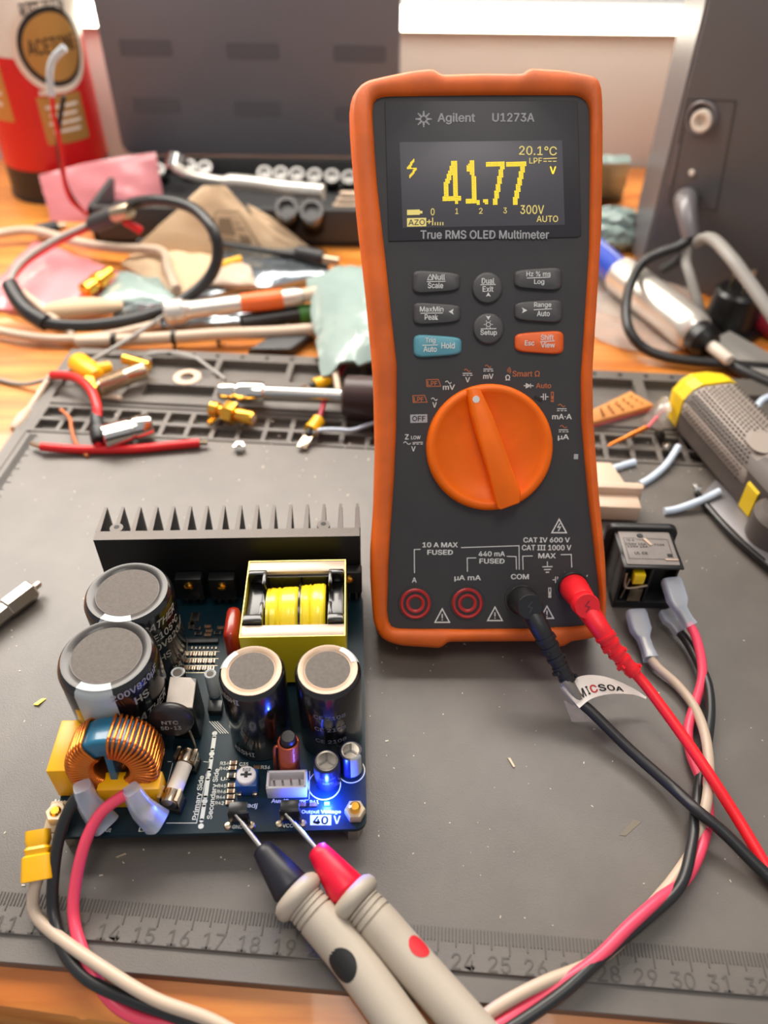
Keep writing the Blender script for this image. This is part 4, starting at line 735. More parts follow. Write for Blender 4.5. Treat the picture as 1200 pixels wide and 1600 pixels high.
# ================================================================ small things on the mat
def solid(name, mb, mats, label, cat, group=None, ang=50): return tag(mb.build(name, mats, None, ang), label, cat, group)
def cyl(a, b, prof, n=24, m=0, mb=None): mb = mb or MB(); return mb.lathe(prof, axisM(a, b), n, m)
def bar(a, b, segs, n=24, mb=None, m=0):   # stepped round bar, segs = (t, r)
    L = (Vector(b) - Vector(a)).length; mb = mb or MB(); return mb.lathe([(.001, segs[0][0] * L)] + [(r, t * L) for t, r in segs] + [(.001, segs[-1][0] * L)], axisM(a, b), n, m)
zt_ = .12
sma = thing('gold_connector', U(362, 655, zt_), 'gold threaded coaxial connector lying on the tray grid below the silver barrel', 'connector', )
a, b = U(328, 638, .65), U(397, 655, .6)
bar(a, b, [(0, .3), (.04, .42), (.2, .42), (.24, .3), (.3, .3), (.3, .36), (.58, .36)] ).build('barrel', K['gold'], sma, 40)
bar(a, b, [(.34, .56), (.36, .6), (.56, .6), (.58, .56)], 6).build('hex_flange', K['gold'], sma)
bar(a, b, [(.58, .34), (.62, .38), (.96, .38), (1, .34)]).build('threaded_end', K['gold'], sma, 40)
bar(a, b, [(1.0, .24), (1.01, .2)]).build('dielectric', K['cream'], sma)
for k in (-1, 1): m = MB(); m.tube([U(340, 652 + k * 3, .4), U(325, 661 + k * 3, .18)], .08, 8); m.build('post', K['gold'], sma)
bnc = thing('coaxial_plug', U(200, 680, 0), 'chrome coaxial plug with black boot and red wire curving up behind it', 'connector')
a, b = U(160, 684, .75), U(237, 664, .75)
bar(a, b, [(0, .45), (.03, .6), (.55, .6), (.57, .54), (.62, .54), (.64, .62), (.97, .62), (1, .56)]).build('shell', K['chrome'], bnc, 40)
bar(U(156, 690, .6), U(150, 650, .9), [(0, .36), (.1, .42), (.45, .42), (.5, .3), (.6, .34), (1, .3)]).build('boot', K['blackrub'], bnc)
m = MB(); m.tube([U(154, 700, .3), U(152, 655, .9), U(151, 632, 1.2), U(140, 607, 1.3), (U(118, 590, 1.0)), U(82, 586, .5)], .24, 12); m.build('wire', K['redwire'], bnc, 60)
rw = thing('red_wire_offcut', U(190, 700, 0), 'straight red wire offcut with tinned ends lying in front of the chrome plug', 'wire')
m = MB(); m.tube([U(64, 698, .35), U(120, 702, .25), U(200, 702, .25), U(270, 696, .25), U(312, 692, .28)], .22, 12); m.build('insulation', K['redwire'], rw, 60)
for p in ((U(64, 698, .35), U(50, 693, .3)), (U(312, 692, .28), U(324, 692, .25))): m = MB(); m.tube(list(p), .13, 8, 0, None, False, 0); m.build('tinned_end', K['tin'], rw)
m = MB(); m.tube([U(95, 640, .3), U(109, 654, .35), U(112, 672, .3), U(120, 695, .12), U(137, 713, .1)], .1, 8); solid('copper_wire', m, K['oprint'], 'thin orange-copper wire hooked over the left end of the tray grid', 'wire')
cc = thing('knurled_connector', U(190, 600, 0), 'steel connector with ridged barrel and yellow ends in the tray corner', 'connector')
a, b = U(152, 606, .7), U(228, 578, .9); bar(a, b, [(0, .35), (.02, .5)] + [(.05 + k * .03, .46 + .06 * (k % 2)) for k in range(18)] + [(.62, .46), (.97, .46), (1, .4)]).build('ridged_barrel', K['clip'], cc, 30)
bar(U(120, 566, .5), U(152, 590, .8), [(0, .5), (.1, .62), (.8, .62), (.9, .5), (1, .4)]).build('yellow_end', K['ycap'], cc)
bar(U(152, 578, .9), U(172, 573, .8), [(0, .3), (.1, .34), (1, .3)]).build('yellow_end', K['ycap'], cc)
bar(U(140, 588, .6), U(156, 612, .5), [(0, .4), (.3, .5), (.6, .45), (1, .4)], 8).build('collar', K['gold'], cc)
bar(U(190, 560, .9), U(233, 572, .8), [(0, .15), (.1, .3), (1, .28)]).build('gold_pin', K['gold'], cc)
m = MB(); m.tube([U(160, 619, .2), U(175, 620, .2), U(190, 623, .2)], .16, 10); solid('plastic_peg', m, K['cream'], 'short cream plastic peg below the ridged steel connector', 'peg')
w = U(293, 592, .02); m = MB(); m.lathe([(.4, -.15), (.75, -.15), (.8, 0), (.75, .15), (.4, .15), (.38, 0), (.4, -.15)], Matrix.Translation(w), 32, cap=False); solid('plastic_washer', m, K['beige'], 'round beige plastic washer inside the tray compartment', 'washer')
iron = thing('soldering_iron', U(460, 620, 0), 'silver metal barrel with knurled nut and dark brown handle, left of the multimeter', 'soldering iron')
a, b = U(342, 612, .95), U(548, 620, .95)
bar(a, b, [(0, .4), (.02, .5), (.12, .5), (.13, .42), (.15, .42), (.15, .56), (.17, .6), (.33, .6), (.35, .54)]).build('nut', K['chrome'], iron, 40)
bar(a, b, [(.34, .4), (.93, .4)]).build('barrel', K['steel'], iron); bar(U(537, 620, 1.15), U(640, 628, 1.15), [(0, .9), (.04, 1.1), (.4, 1.15), (1, 1.1)]).build('handle', K['brown'], iron)
def crimp(p0, p1, tab, wire_, lab):
    t = thing('crimp_terminal', U(*tab[0]), lab, 'terminal')
    bar(U(*p0), U(*p1), [(0, .28), (.05, .34), (.5, .32), (1, .38)]).build('yellow_sleeve', K['buttyel'], t); bar(U(*p1), U(*tab[0]), [(0, .22), (1, .2)]).build('barrel', K['relay'], t)
    a, b = U(*tab[0]), U(*tab[1]); m = MB(); m.box((0, 0, (b - a).length / 2), (.5, .1, (b - a).length), axisM(a, b), 0, .03); m.build('tab', K['clip'], t)
    m = MB(); m.tube(W(*wire_), .15, 10); m.build('wire', K['maroon'], t, 60)
crimp((499, 655, .65), (485, 673, .5), ((482, 680, .4), (471, 700, .2)), [(498, 656, .65), (503, 640, .7), (506, 630, .7)], 'yellow crimp terminal with silver tab hanging over the tray edge')
crimp((515, 592, .5), (492, 602, .4), ((484, 604, .35), (470, 608, .2)), [(512, 594, .5), (528, 588, .6), (538, 570, .9)], 'yellow crimp terminal inside the tray compartment behind the silver barrel')
m = MB(); m.tube(W((488, 676, .5), (500, 672, .55), (525, 671, .5), (550, 672, .45), (580, 662, .5), (600, 658, .5)), .1, 8); solid('bare_wire', m, K['bluewh'], 'thin pale wire running right from the yellow crimp terminal', 'wire')
p = U(375, 703, 0); m = MB(); m.lathe([(.16, .02), (.3, .0), (.3, .22), (.16, .24), (.16, .02)], Matrix.Translation(p) @ Matrix.Rotation(.3, 4, 'X') @ Matrix.Translation((0, 0, .1)), 6, cap=False); solid('hex_nut', m, K['chrome'], 'tiny silver hex nut on the mat between red wire and tray', 'nut')
m = MB(); m.tube(W((230, 553, .2), (262, 549, .3), (300, 556, .4), (325, 572, .35), (352, 592, .2)), .1, 8, 0, None, False, 6, .5); solid('grey_strap', m, K['stripgrey'], 'thin grey strap lying across the first tray compartment', 'strap')
m = MB(); bar(U(40, 648, -.3), U(82, 583, .2), [(0, .17), (1, .17)], 12, m); bar(U(22, 672, -.25), U(46, 640, -.2), [(0, .2), (.15, .32), (.6, .34), (1, .2)], 16, m, 0); solid('cotton_swab', m, K['cream'], 'cream cotton swab lying beside the left edge of the mat', 'swab')
# wire clippings
for pts, lab in (([(940, 740, .1), (965, 730, .12), (992, 722, .15)], 'pale blue wire clipping right against the multimeter side'), ([(1000, 757, .12), (1020, 745, .15), (1042, 725, .25), (1060, 698, .4)], 'pale wire clipping bent upward, below the yellow-capped tool'), ([(1038, 799, .15), (1060, 795, .2), (1095, 782, .4), (1124, 768, .5)], 'pale blue wire clipping with copper end, lying on the black tweezers'), ([(1178, 645, .3), (1188, 628, .5), (1202, 620, .6), (1225, 615, .6)], 'pale blue wire end at the right edge beyond the yellow tool')):
    m = MB(); P = spline(W(*pts), 8); m.tube(P, .17, 12, 0, None, False, 0); o = solid('wire_clipping', m, K['bluewh'], lab, 'wire', 'pale wire clippings on the mat')
    if len(pts) == 4: m = MB(); m.tube([P[-1], P[-1] + (P[-1] - P[-2]).normalized() * .1], .1, 8, 0, None, False, 0); m.build('copper_end', K['copper'], o)
m = MB(); q = [U(*p) for p in ((925, 660, .5), (1022, 632, .5), (985, 611, .9), (925, 640, .9))]; dz = Vector((0, 0, .22)); m.hexa([tuple(v - dz) for v in q], [tuple(v) for v in q], 0, .03); ob = solid('orange_board', m, K['oboard'], 'orange perforated board strip leaning on the tray right of the multimeter', 'board')
m = MB(); m.hexa([tuple(q[0] - dz * 1.6), tuple(q[1] - dz * 1.6), tuple(q[2] - dz * 1.6), tuple(q[3] - dz * 1.6)], [tuple(v - dz * 1.02) for v in q]); m.build('pink_underside', K['pinkedge'], ob)
m = MB()
for i in range(5):
    for j in range(3): p = q[0].lerp(q[1], .2 + i * .17).lerp(q[3].lerp(q[2], .2 + i * .17), .25 + j * .25) + Vector((0, 0, .01)); m.lathe([(.07, 0), (.001, 0)], Matrix.Translation(p), 10)
m.build('holes', K['oprint'], ob)
t = thing('probe_pin', U(985, 675, 0), 'thin copper pin in a clear pink-striped sleeve touching the yellow cap', 'pin')
bar(U(950, 697, .3), U(1010, 668, .7), [(0, .05), (.1, .1), (.5, .1), (.55, .13), (1, .13)]).build('pin', K['copper'], t)
sheet([U(1000, 660, .5), U(1018, 640, 1.2), U(1040, 618, 1.6)], [U(1036, 672, .5), U(1040, 655, 1.0), U(1050, 640, 1.4)], .06, 'clearbag', 'clear_sleeve', t, 4, .12, 4)
m = MB(); m.tube(W((1012, 668, .75), (1028, 650, 1.0), (1040, 638, 1.2)), .08, 8); m.build('pink_stripe', K['pinkedge'], t)
for x, y, r in ((1030, 682, .35), (1042, 700, .3)):
    p = U(x, y, .1); m = MB(); m.lathe([(.001, 0), (r, 0), (r, .12), (r * .5, .14), (r * .5, .3), (.001, .32)], Matrix.Translation(p) @ Matrix.Rotation(.5, 4, 'Y'), 16); solid('screw', m, K['smd' if x < 1040 else 'steel'], ('dark' if x < 1040 else 'silver') + ' small screw in the tray grid beside the yellow-capped tool', 'screw')
# yellow and grey hand tool
e0, e1 = U(1050, 678, .1), U(1148, 797, .1); dx = (e1 - e0); dx.z = 0; LB_ = dx.length; dx.normalize(); dy = Vector((-dx.y, dx.x, 0)); LT = LB_ + 4
tool = thing('hand_tool', e0 + dx * 3 + dy * 1.6, 'grey textured hand tool with a yellow faceted end cap, lying at the right edge', 'tool')
Mt = Matrix(((dx.x, dy.x, 0, e0.x), (dx.y, dy.y, 0, e0.y), (0, 0, 1, .02), (0, 0, 0, 1)))
def sect(x, y0, y1, z0, z1, c=.6): return [(x, y0 + c * .5, z0), (x, y1 - c * .5, z0), (x, y1, z0 + c * .6), (x, y1, z1 - c), (x, y1 - c * .45, z1 - c * .3), (x, y1 - c, z1), (x, y0 + c, z1), (x, y0 + c * .45, z1 - c * .3), (x, y0, z1 - c), (x, y0, z0 + c * .6)]
m = MB(); m.rings([sect(-.1, .3, 2.9, .25, 2.6), sect(0, .1, 3.1, .1, 2.75), sect(LT - .2, .1, 3.1, .1, 2.75), sect(LT, .2, 3.0, .2, 2.6)], 0, Mt); m.build('body', K['tooldark'], tool, 30)
m = MB(); m.rings([sect(x, .03 + d_, 3.17 - d_, .95, 2.86 - d_, .85) for x, d_ in ((.02, .08), (.12, 0), (LB_ - .35, 0), (LB_ - .2, .08))], 0, Mt); gp = m.build('grip_panel', K['toolgrey'], tool, 40)
m = MB(); gpath = spline([(.03, 1.2, 0), (.03, 2.0, 0), (.4, 2.6, 0), (.88, 2.86, 0), (1.7, 2.87, 0), (2.5, 2.87, 0)], 12); acc = 0; gpts = []
for a, b in zip(gpath, gpath[1:]):
    acc += (b - a).length
    if acc > .15: acc = 0; gpts.append(b)
for j, g_ in enumerate(gpts):
    for i in range(int((LB_ - .7) / .25)):
        x = .3 + i * .25 + (.125 if j % 2 else 0)
        if x < LB_ - .6 - 1.4 * min(1, max(0, (g_.x - .3) / .6)): m.box((x, g_.x, g_.y), (.11, .07, .07), Mt)
m.build('grip_texture', K['tooldark'], gp)
m = MB(); m.box((LB_ / 2 - .4, 1.75, 2.868), (LB_ - 1.2, .03, .02), Mt); m.build('seam', K['tooldark'], gp)
m = MB(); m.prism(rrect(LB_ - 1.75, LB_ - .4, .4, 2.75, .5), 2.84, 2.9, Mt); m.build('smooth_panel', K['toolgrey'], tool)
m = MB(); m.rings([sect(x, a, b, c, d_, .8) for x, a, b, c, d_ in ((-1.75, .8, 2.3, .7, 2.0), (-1.5, .35, 2.8, .3, 2.55), (-.75, .05, 3.15, .08, 2.85), (-.02, .05, 3.15, .08, 2.9))], 0, Mt); cap_ = m.build('end_cap', K['toolyel'], tool, 20)
for y, z in ((1.7, 2.8),): m = MB(); m.lathe([(.12, 0), (.1, .02), (.001, .02)], Mt @ Matrix.Translation((-.45, y, z)), 12); m.build('rivet', K['tooldark'], cap_)
m = MB(); m.rings([sect(x, .02, 3.2, .06, 2.3, .6) for x in (LB_ + .05, LB_ + .85)], 0, Mt); m.build('yellow_band', K['toolyel'], tool, 20)
m = MB(); m.lathe([(.001, 0), (1.0, .0), (1.25, .3), (1.25, 1.5), (1.0, 1.8), (.001, 1.8)], Mt @ Matrix.Translation((LB_ + 2.2, .5, .1)), 28); m.build('wheel', K['tooldark'], tool)
tw = thing('tweezers', U(1150, 820, 0), 'dark grey flat tweezers lying below the yellow and grey hand tool', 'tweezers')
m = MB(); m.hexa([tuple(U(*p)) for p in ((1095, 778, .05), (1205, 890, .05), (1235, 850, .05), (1118, 752, .05))], [tuple(U(*p)) for p in ((1095, 775, .3), (1205, 887, .5), (1235, 847, .5), (1118, 749, .3))], 0, .03); m.build('flat_arm', K['pcedge'], tw)
m = MB(); m.tube(W((1088, 770, .3), (1104, 790, .25), (1150, 840, .3), (1225, 905, .35)), .16, 10); m.build('round_arm', K['relay'], tw)
m = MB(); a = U(1085, 772, .35); m.lathe([(.001, .0), (.07, .0), (.07, .4), (.2, .42), (.2, .55), (.001, .58)], Matrix.Translation(a), 14); solid('small_rivet', m, K['steel'], 'tiny silver mushroom rivet at the tip of the dark tweezers', 'rivet')
# hex driver at the left edge and scraps
hx = thing('hex_driver', U(20, 950, 0), 'silver hexagonal driver bit lying at the left edge of the mat', 'driver')
bar(U(-60, 1010, .42), U(21, 945, .42), [(0, .3), (.02, .36), (.98, .36), (1, .3)], 6).build('shaft', K['alu'], hx, 20); bar(U(10, 952, .45), U(52, 920, .45), [(0, .36), (.04, .43), (.94, .43), (1, .36)], 6).build('hex_head', K['alu'], hx, 20); bar(U(49, 922, .45), U(62, 911, .45), [(0, .15), (.85, .15), (1, .12)], 16).build('tip', K['alu'], hx)
def flake(pts, k, lab, nm, cat, h=.05):
    q = [U(x, y, .01) for x, y in pts]; m = MB(); m.hexa([tuple(v) for v in q], [tuple(v + Vector((0, 0, h * (1 + .6 * math.sin(i * 2.1))))) for i, v in enumerate(q)]); return solid(nm, m, K[k], lab, cat)
flake([(53, 1102), (60, 1103), (72, 1092), (66, 1093)], 'brass', 'tiny brass coloured flake left of the front large capacitor', 'metal_flake', 'scrap')
flake([(793, 1185), (797, 1186), (805, 1198), (802, 1200)], 'nut', 'pale sliver of wire lying in front of the multimeter', 'wire_sliver', 'scrap')
flake([(181, 1340), (183, 1341), (198, 1335), (196, 1334)], 'nut', 'pale sliver of plastic on the mat just in front of the circuit board', 'plastic_sliver', 'scrap')
o = flake([(968, 1305), (978, 1306), (1002, 1284), (990, 1280)], 'stain', 'dull brown flux stain on the mat right of the grey probes', 'flux_stain', 'stain', .004)
m = MB(); rnd = random.Random(11); PMv = PM.M(0)
for k in range(520):
    x, y = (rnd.uniform(2.4, 38), rnd.uniform(.2, 21.5)) if k < 380 else (rnd.uniform(2, 37), rnd.uniform(21, 24.3)); s = rnd.choice((.015, .02, .025, .035)); z = 0 if k < 380 else .13
    a = rnd.uniform(0, 3.1); L = s * rnd.choice((1, 1.6, 3)); m.box((x, y, z + s * .4), (L, s, s * .8), PMv @ Matrix.Translation((x, y, 0)) @ Matrix.Rotation(a, 4, 'Z') @ Matrix.Translation((-x, -y, 0)))
tag(m.build('debris', K['speck']), 'pale specks of wire and solder scattered over the work mat', 'debris', None, 'stuff')
# ================================================================ background left
dk = -.5
f0 = U(108, 318, dk); dirv = Vector((f0.x, f0.y, 0)).normalized(); RC = 4.0; cc_ = f0 + dirv * RC; az0 = math.degrees(math.atan2(-dirv.y, -dirv.x))
cn = thing('solvent_can', cc_, 'red and white solvent can with a gold oval label, standing at the left', 'can'); Mc = Matrix.Translation(cc_)
m = MB(); m.lathe([(RC - .1, 0), (RC, .1), (RC, 19.4), (RC - .15, 19.6), (RC - .15, 19.9), (RC - .5, 19.9), (RC - .6, 19.6), (.001, 19.6)], Mc, 64); m.build('body', K['canwhite'], cn, 40)
m = MB(); m.lathe([(RC + .1, 0), (RC + .14, .12), (RC + .1, .25)], Mc, 64); m.lathe([(RC + .02, .2), (RC + .02, 2.5)], Mc, 64); m.build('black_band', K['canblack'], cn, 40)
def zc(py): return V(95, py, cc_.y - RC * .92).z - dk
n = 64; vs = []; z0 = 2.5; zr = zc(92)
for j in range(n + 1):
    a = -180 + 360 * j / n; u = (a - 0) / 57.3 * RC; top_ = zr + .9 * max(0, 1 - math.cos(math.radians(a))) * (1 if abs(a) < 90 else 1); vs += [(a, z0), (a, top_)]
m = MB(); m.add([((RC + .015) * math.cos(math.radians(az0 + a)), (RC + .015) * math.sin(math.radians(az0 + a)), z) for a, z in vs], [(2 * j, 2 * j + 2, 2 * j + 3, 2 * j + 1) for j in range(n)], Mc); m.build('red_band', K['canred'], cn, 60)
sc_ = 1232 / ((f0 - CAM).dot(FW)); cz = zc(79)
def onc(off, lift_=.03): return lambda u, v: tuple(Mc @ Vector(((RC + lift_) * math.cos(math.radians(az0) + (u + off[0]) / RC), (RC + lift_) * math.sin(math.radians(az0) + (u + off[0]) / RC), off[1] + v)))
def disc(mb, fn, r, mi, rings=6, n=40, asp=1.0):
    vs = [fn(0, 0)]; fs = []
    for i in range(1, rings + 1): vs += [fn(r * i / rings * math.cos(2 * math.pi * j / n), asp * r * i / rings * math.sin(2 * math.pi * j / n)) for j in range(n)]
    fs += [(0, 1 + j, 1 + (j + 1) % n) for j in range(n)]
    for i in range(rings - 1): a, b = 1 + i * n, 1 + (i + 1) * n; fs += [(a + j, b + j, b + (j + 1) % n, a + (j + 1) % n) for j in range(n)]
    mb.add(vs, fs, None, mi)
def patch(mb, fn, w, h, mi, k=8):
    vs = [fn(w * (i / k - .5), h * (j - .5)) for i in range(k + 1) for j in (0, 1)]; mb.add(vs, [(2 * i, 2 * i + 2, 2 * i + 3, 2 * i + 1) for i in range(k)], None, mi)
m = MB(); disc(m, onc((1.75, cz), .03), 2.95, 0); disc(m, onc((1.75, cz), .05), 2.5, 1); disc(m, onc((1.75, cz), .07), 2.15, 2); m.text('ACETONE', 3.7, 1.0, onc((1.75, cz + .15), .09), 1, .01); m.text('RUST-OLEUM', 3.3, .85, onc((1.7, zc(17)), .04), 1, .015); patch(m, onc((1.7, zc(6)), .04), 2.6, .08, 1)
lb = m.build('oval_label', [K['canwht2'], K['canblack'], K['cangold']], cn, 60)
m = MB()
for ox, oz, w, h in ((1.3, zc(190), 3.4, 3.3), (-4.0, zc(140), 3.2, 4.4)):
    patch(m, onc((ox, oz), .03), w, h, 0)
    for k in range(4): patch(m, onc((ox, oz + h * (.28 - k * .17)), .05), w * (.72 - .1 * (k % 2)), h * .07, 1)
patch(m, onc((1.1, zc(146)), .04), 2.4, .28, 1); m.build('gold_panel', [K['cangold'], K['canwht2']], cn, 60)
# tool case with sockets
xl = V(188, 210, 66).x; xr = V(626, 60, 66).x; yb0, yb1, zb1 = 55.2, 66, 2.2
cs_ = thing('tool_case', ((xl + xr) / 2, 61, dk), 'open black tool case with upright lid, holding chrome sockets behind the clutter', 'tool case')
m = MB(); Lx = xr - xl; fl_ = .3
m.box(((xl + xr) / 2, (yb0 + yb1) / 2, dk + .2), (Lx, yb1 - yb0, .4), None, 0, .1); m.box(((xl + xr) / 2, yb0 + .25, (dk + zb1) / 2), (Lx, .5, zb1 - dk), None, 0, .15); m.box(((xl + xr) / 2, yb1 - .25, (dk + zb1) / 2), (Lx, .5, zb1 - dk), None, 0, .15); m.box((xl + .25, (yb0 + yb1) / 2, (dk + zb1) / 2), (.5, yb1 - yb0, zb1 - dk), None, 0, .15); m.box((xr - .25, (yb0 + yb1) / 2, (dk + zb1) / 2), (.5, yb1 - yb0, zb1 - dk), None, 0, .15)
m.box(((xl + xr) / 2, (yb0 + yb1) / 2, .6), (Lx - .9, yb1 - yb0 - .9, .5), None, 0, .05); m.build('base', K['case'], cs_)
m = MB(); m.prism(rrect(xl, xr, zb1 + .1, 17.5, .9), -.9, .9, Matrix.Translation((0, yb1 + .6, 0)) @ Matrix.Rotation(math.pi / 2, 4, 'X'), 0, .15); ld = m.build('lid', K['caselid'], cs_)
for px, py, w in ((228, 75, 3.9), (395, 80, 3.9), (562, 84, 3.9), (245, 165, 3.6), (403, 170, 3.6), (560, 178, 3.6)):
    p = V(px, py, yb1 - .3); m = MB(); m.prism(rrect(p.x - w / 2, p.x + w / 2, p.z - .55, p.z + .55, .2), .0, .03, Matrix.Translation((0, yb1 - .3, 0)) @ Matrix.Rotation(math.pi / 2, 4, 'X')); m.build('lid_pad', K['caselo'], ld)
p = V(630, 60, 66)
def socket_ob(r, h, lab):
    m = MB(); m.lathe([(r * .62, h - .25), (r * .62, h), (r * .93, h), (r, h - .08), (r, h * .55), (r * .9, h * .5), (r * .9, .05), (r * .85, 0), (.001, 0)], None, 24); o = m.build('socket', K['sockchrome'], None, 40); return tag(o, lab, 'socket', 'chrome sockets in the tool case')
base_s = None
names = ['leftmost chrome socket of the pair beside the ratchet head', 'chrome socket standing just right of the ratchet head', 'chrome socket in the case left of the long rear row', 'first chrome socket of the rear row from the left', 'second chrome socket of the rear row from the left', 'third chrome socket of the rear row from the left', 'fourth chrome socket of the rear row from the left', 'fifth chrome socket of the rear row from the left', 'rear-row chrome socket closest to the multimeter', 'large chrome socket at the case front, left one of the pair', 'large chrome socket at the case front, right one of the pair']
for k, (px, py, sc) in enumerate(((252, 268, 1), (300, 262, 1), (324, 264, 1), (416, 272, 1), (441, 273, 1), (466, 274, 1), (493, 276, 1), (520, 277, 1), (546, 279, 1), (452, 334, 1.45), (490, 338, 1.45))):
    q = U(px, py, 1.6); o = socket_ob(.62, 1.6, names[k]) if base_s is None else base_s.copy()
    if base_s is None: base_s = o
    else: SC.collection.objects.link(o); o['label'] = names[k]
    o.location = Vector((q.x, q.y, .86)) * S; o.rotation_euler = (math.radians(38), 0, 0); o.scale = (sc, sc, sc * .95)
rt = thing('ratchet', U(390, 285, 2), 'long chrome ratchet handle lying across the sockets in the tool case', 'ratchet')
P = W((275, 262, 2.9), (300, 274, 2.8), (340, 282, 2.8), (400, 288, 2.8), (450, 295, 2.8), (506, 300, 2.8)); m = MB(); m.tube(P, lambda q: .34 + .22 * (q > .45) + .03 * math.sin(q * 90) * (q > .6), 16); m.build('handle', K['penwhite'], rt, 60)
bar(U(272, 268, 2.4), U(278, 240, 3.4), [(0, .5), (.1, .75), (.8, .8), (1, .5)]).build('head', K['chrome'], rt)
for k in range(3):
    m = MB(); p = U(548, 322 - k * 9, 1.4 + k * .35); m.box(tuple(p), (2.6 - k * .5, .6, .4), None, 0, .15); tag(m.build('bit_holder', K['cream']), ('bottom', 'middle', 'top')[k] + ' cream bit holder of the small stack at the case end', 'bit holder', 'stacked bit holders')
# bags, papers
def bag(name, cor, th, amp, seed, mk, label, cat='bag', group=None, n=14, par=None, cur=0):
    c = [Vector(p) for p in cor]; rnd = random.Random(seed); ph = [(rnd.uniform(.5, 4), rnd.uniform(.5, 4), rnd.uniform(0, 6.3), rnd.uniform(.3, 1)) for _ in range(9)]
    nr = (c[1] - c[0]).cross(c[3] - c[0]).normalized(); nr = -nr if nr.z < 0 else nr; T_, Bt = [], []
    for i in range(n + 1):
        for j in range(n + 1):
            u, v = i / n, j / n; p = c[0].lerp(c[1], u).lerp(c[3].lerp(c[2], u), v); h = sum(w * abs(math.sin(a * 3.1 * u + b * 3.1 * v + d)) for a, b, d, w in ph) / 5 * amp
            e = math.sin(math.pi * min(1, max(0, u))) * math.sin(math.pi * v); e = max(0, e) ** .4
            jit = Vector((rnd.uniform(-1, 1), rnd.uniform(-1, 1), 0)) * amp * .12
            T_.append(p + nr * (h + th * e + .03) + jit + nr * cur * math.sin(math.pi * u)); Bt.append(p + jit + nr * (cur * math.sin(math.pi * u) + h * (.85 if cur or amp > th * 3 else .0)))
    k = n + 1; o = k * k; fs = []
    for i in range(n):
        for j in range(n): q = i * k + j; fs += [(q, q + k, q + k + 1, q + 1), (o + q, o + q + 1, o + q + k + 1, o + q + k)]
    ed = [i * k for i in range(k)] + [n * k + j for j in range(1, k)] + [i * k + n for i in range(n - 1, -1, -1)] + list(range(n - 1, 0, -1))
    for i in range(len(ed)): a, b = ed[i], ed[(i + 1) % len(ed)]; fs.append((b, a, o + a, o + b))
    m = MB(); m.add(T_ + Bt, fs); ob = m.build(name, K[mk], par, 25)
    return ob if par else tag(ob, label, cat, group)
y_ = 59.5
bag('pink_bag', [V(85, 362, 59), V(262, 345, 60.5), V(244, 240, 63), V(62, 276, 61.5)], .25, .35, 1, 'pinkbag', 'pink antistatic bag standing up in front of the red can', cur=.5)
bag('pink_bag', [U(-40, 480, dk), U(90, 505, dk), U(205, 440, dk), U(60, 382, dk)], .6, .6, 7, 'pinkbag', 'crumpled pink antistatic bag lying flat inside the black cable loop')
q_ = [U(200, 398, -.3), U(452, 402, -.3), V(352, 290, 54.7), V(318, 290, 54.7)]
lf = bag('printed_leaflet', q_, .1, .2, 4, 'tanpaper', 'tan printed leaflet leaning against the front of the tool case', 'leaflet', cur=.2)
PL_ = Plane(q_[0], q_[1] - q_[0], q_[2] - q_[0]); c = [PL_.M(0) @ Vector((*PL_.loc(*p), 0)) for p in ((330, 376), (415, 392), (376, 330), (340, 330))]
m = MB(); nl = PL_.n if PL_.n.y < 0 else -PL_.n
for u0, u1, v0, v1 in ((0, 1, 0, .04), (0, 1, .96, 1), (0, .05, 0, 1), (.95, 1, 0, 1), (.15, .55, .3, .8), (.62, .85, .15, .35), (.2, .8, .1, .16), (.6, .85, .5, .56), (.6, .8, .65, .7)):
    f_ = lambda u, v: tuple(c[0].lerp(c[1], u).lerp(c[3].lerp(c[2], u), v) + nl * .75); m.add([f_(u0, v0), f_(u1, v0), f_(u1, v1), f_(u0, v1)], [(0, 1, 2, 3)])
m.build('print', K['tanprint'], lf)
bag('paper_packet', [U(425, 397, -.2), U(490, 392, -.2), V(432, 345, 54.6), V(385, 318, 54.6)], .1, .2, 14, 'tanpaper', 'loose tan paper flap leaning on the corner of the tool case', 'paper')
bag('paper_packet', [U(190, 418, dk), U(290, 472, dk), U(348, 405, dk), U(240, 380, dk)], .35, .35, 9, 'tanpaper', 'tan paper packet lying under the right side of the black cable loop', 'packet')
bag('silver_bag', [U(300, 478, dk), U(520, 440, dk), U(500, 402, dk), U(345, 400, dk)], .5, .7, 21, 'silverbag', 'crinkled silver antistatic bag right of the black cable loop')
bag('silver_bag', [U(160, 520, dk), U(400, 512, dk), U(420, 486, dk), U(200, 478, dk)], .3, .5, 23, 'silverbag', 'crinkled silver antistatic bag under the silver-tipped tool')
bag('white_scrap', [U(310, 447, .3), U(402, 452, .3), U(390, 420, .6), U(340, 412, .6)], .2, .35, 25, 'cream', 'crumpled white tissue scrap on top of the silver bag', 'scrap')
m = MB(); m.tube(W((335, 420, .9), (355, 411, 1.0), (376, 405, 1.0)), .25, 10); solid('yellow_tab', m, K['ycap'], 'short yellow tab lying above the white tissue scrap', 'tab')
bag('pale_bag', [U(150, 474, -.3), U(285, 482, -.3), U(250, 440, -.1), U(190, 430, -.1)], .35, .3, 31, 'palebag', 'pale green plastic bag inside the black cable loop')
bag('pale_bag', [U(505, 600, .3), U(640, 600, .3), U(640, 445, .6), U(480, 452, .6)], .6, 1.0, 33, 'palebag', 'pale green plastic bag standing out behind the left side of the multimeter', cur=.8)
m = MB(); m.tube(W((72, 488, .1), (110, 484, .3), (150, 480, .3), (192, 478, .2)), lambda q: .25 + .55 * math.sin(math.pi * min(1, q * .8 + .15)), 16, 0, None, False, 6, .8); solid('foam_roll', m, K['tanpaper'], 'tan padded roll lying inside the lower part of the black cable loop', 'roll')
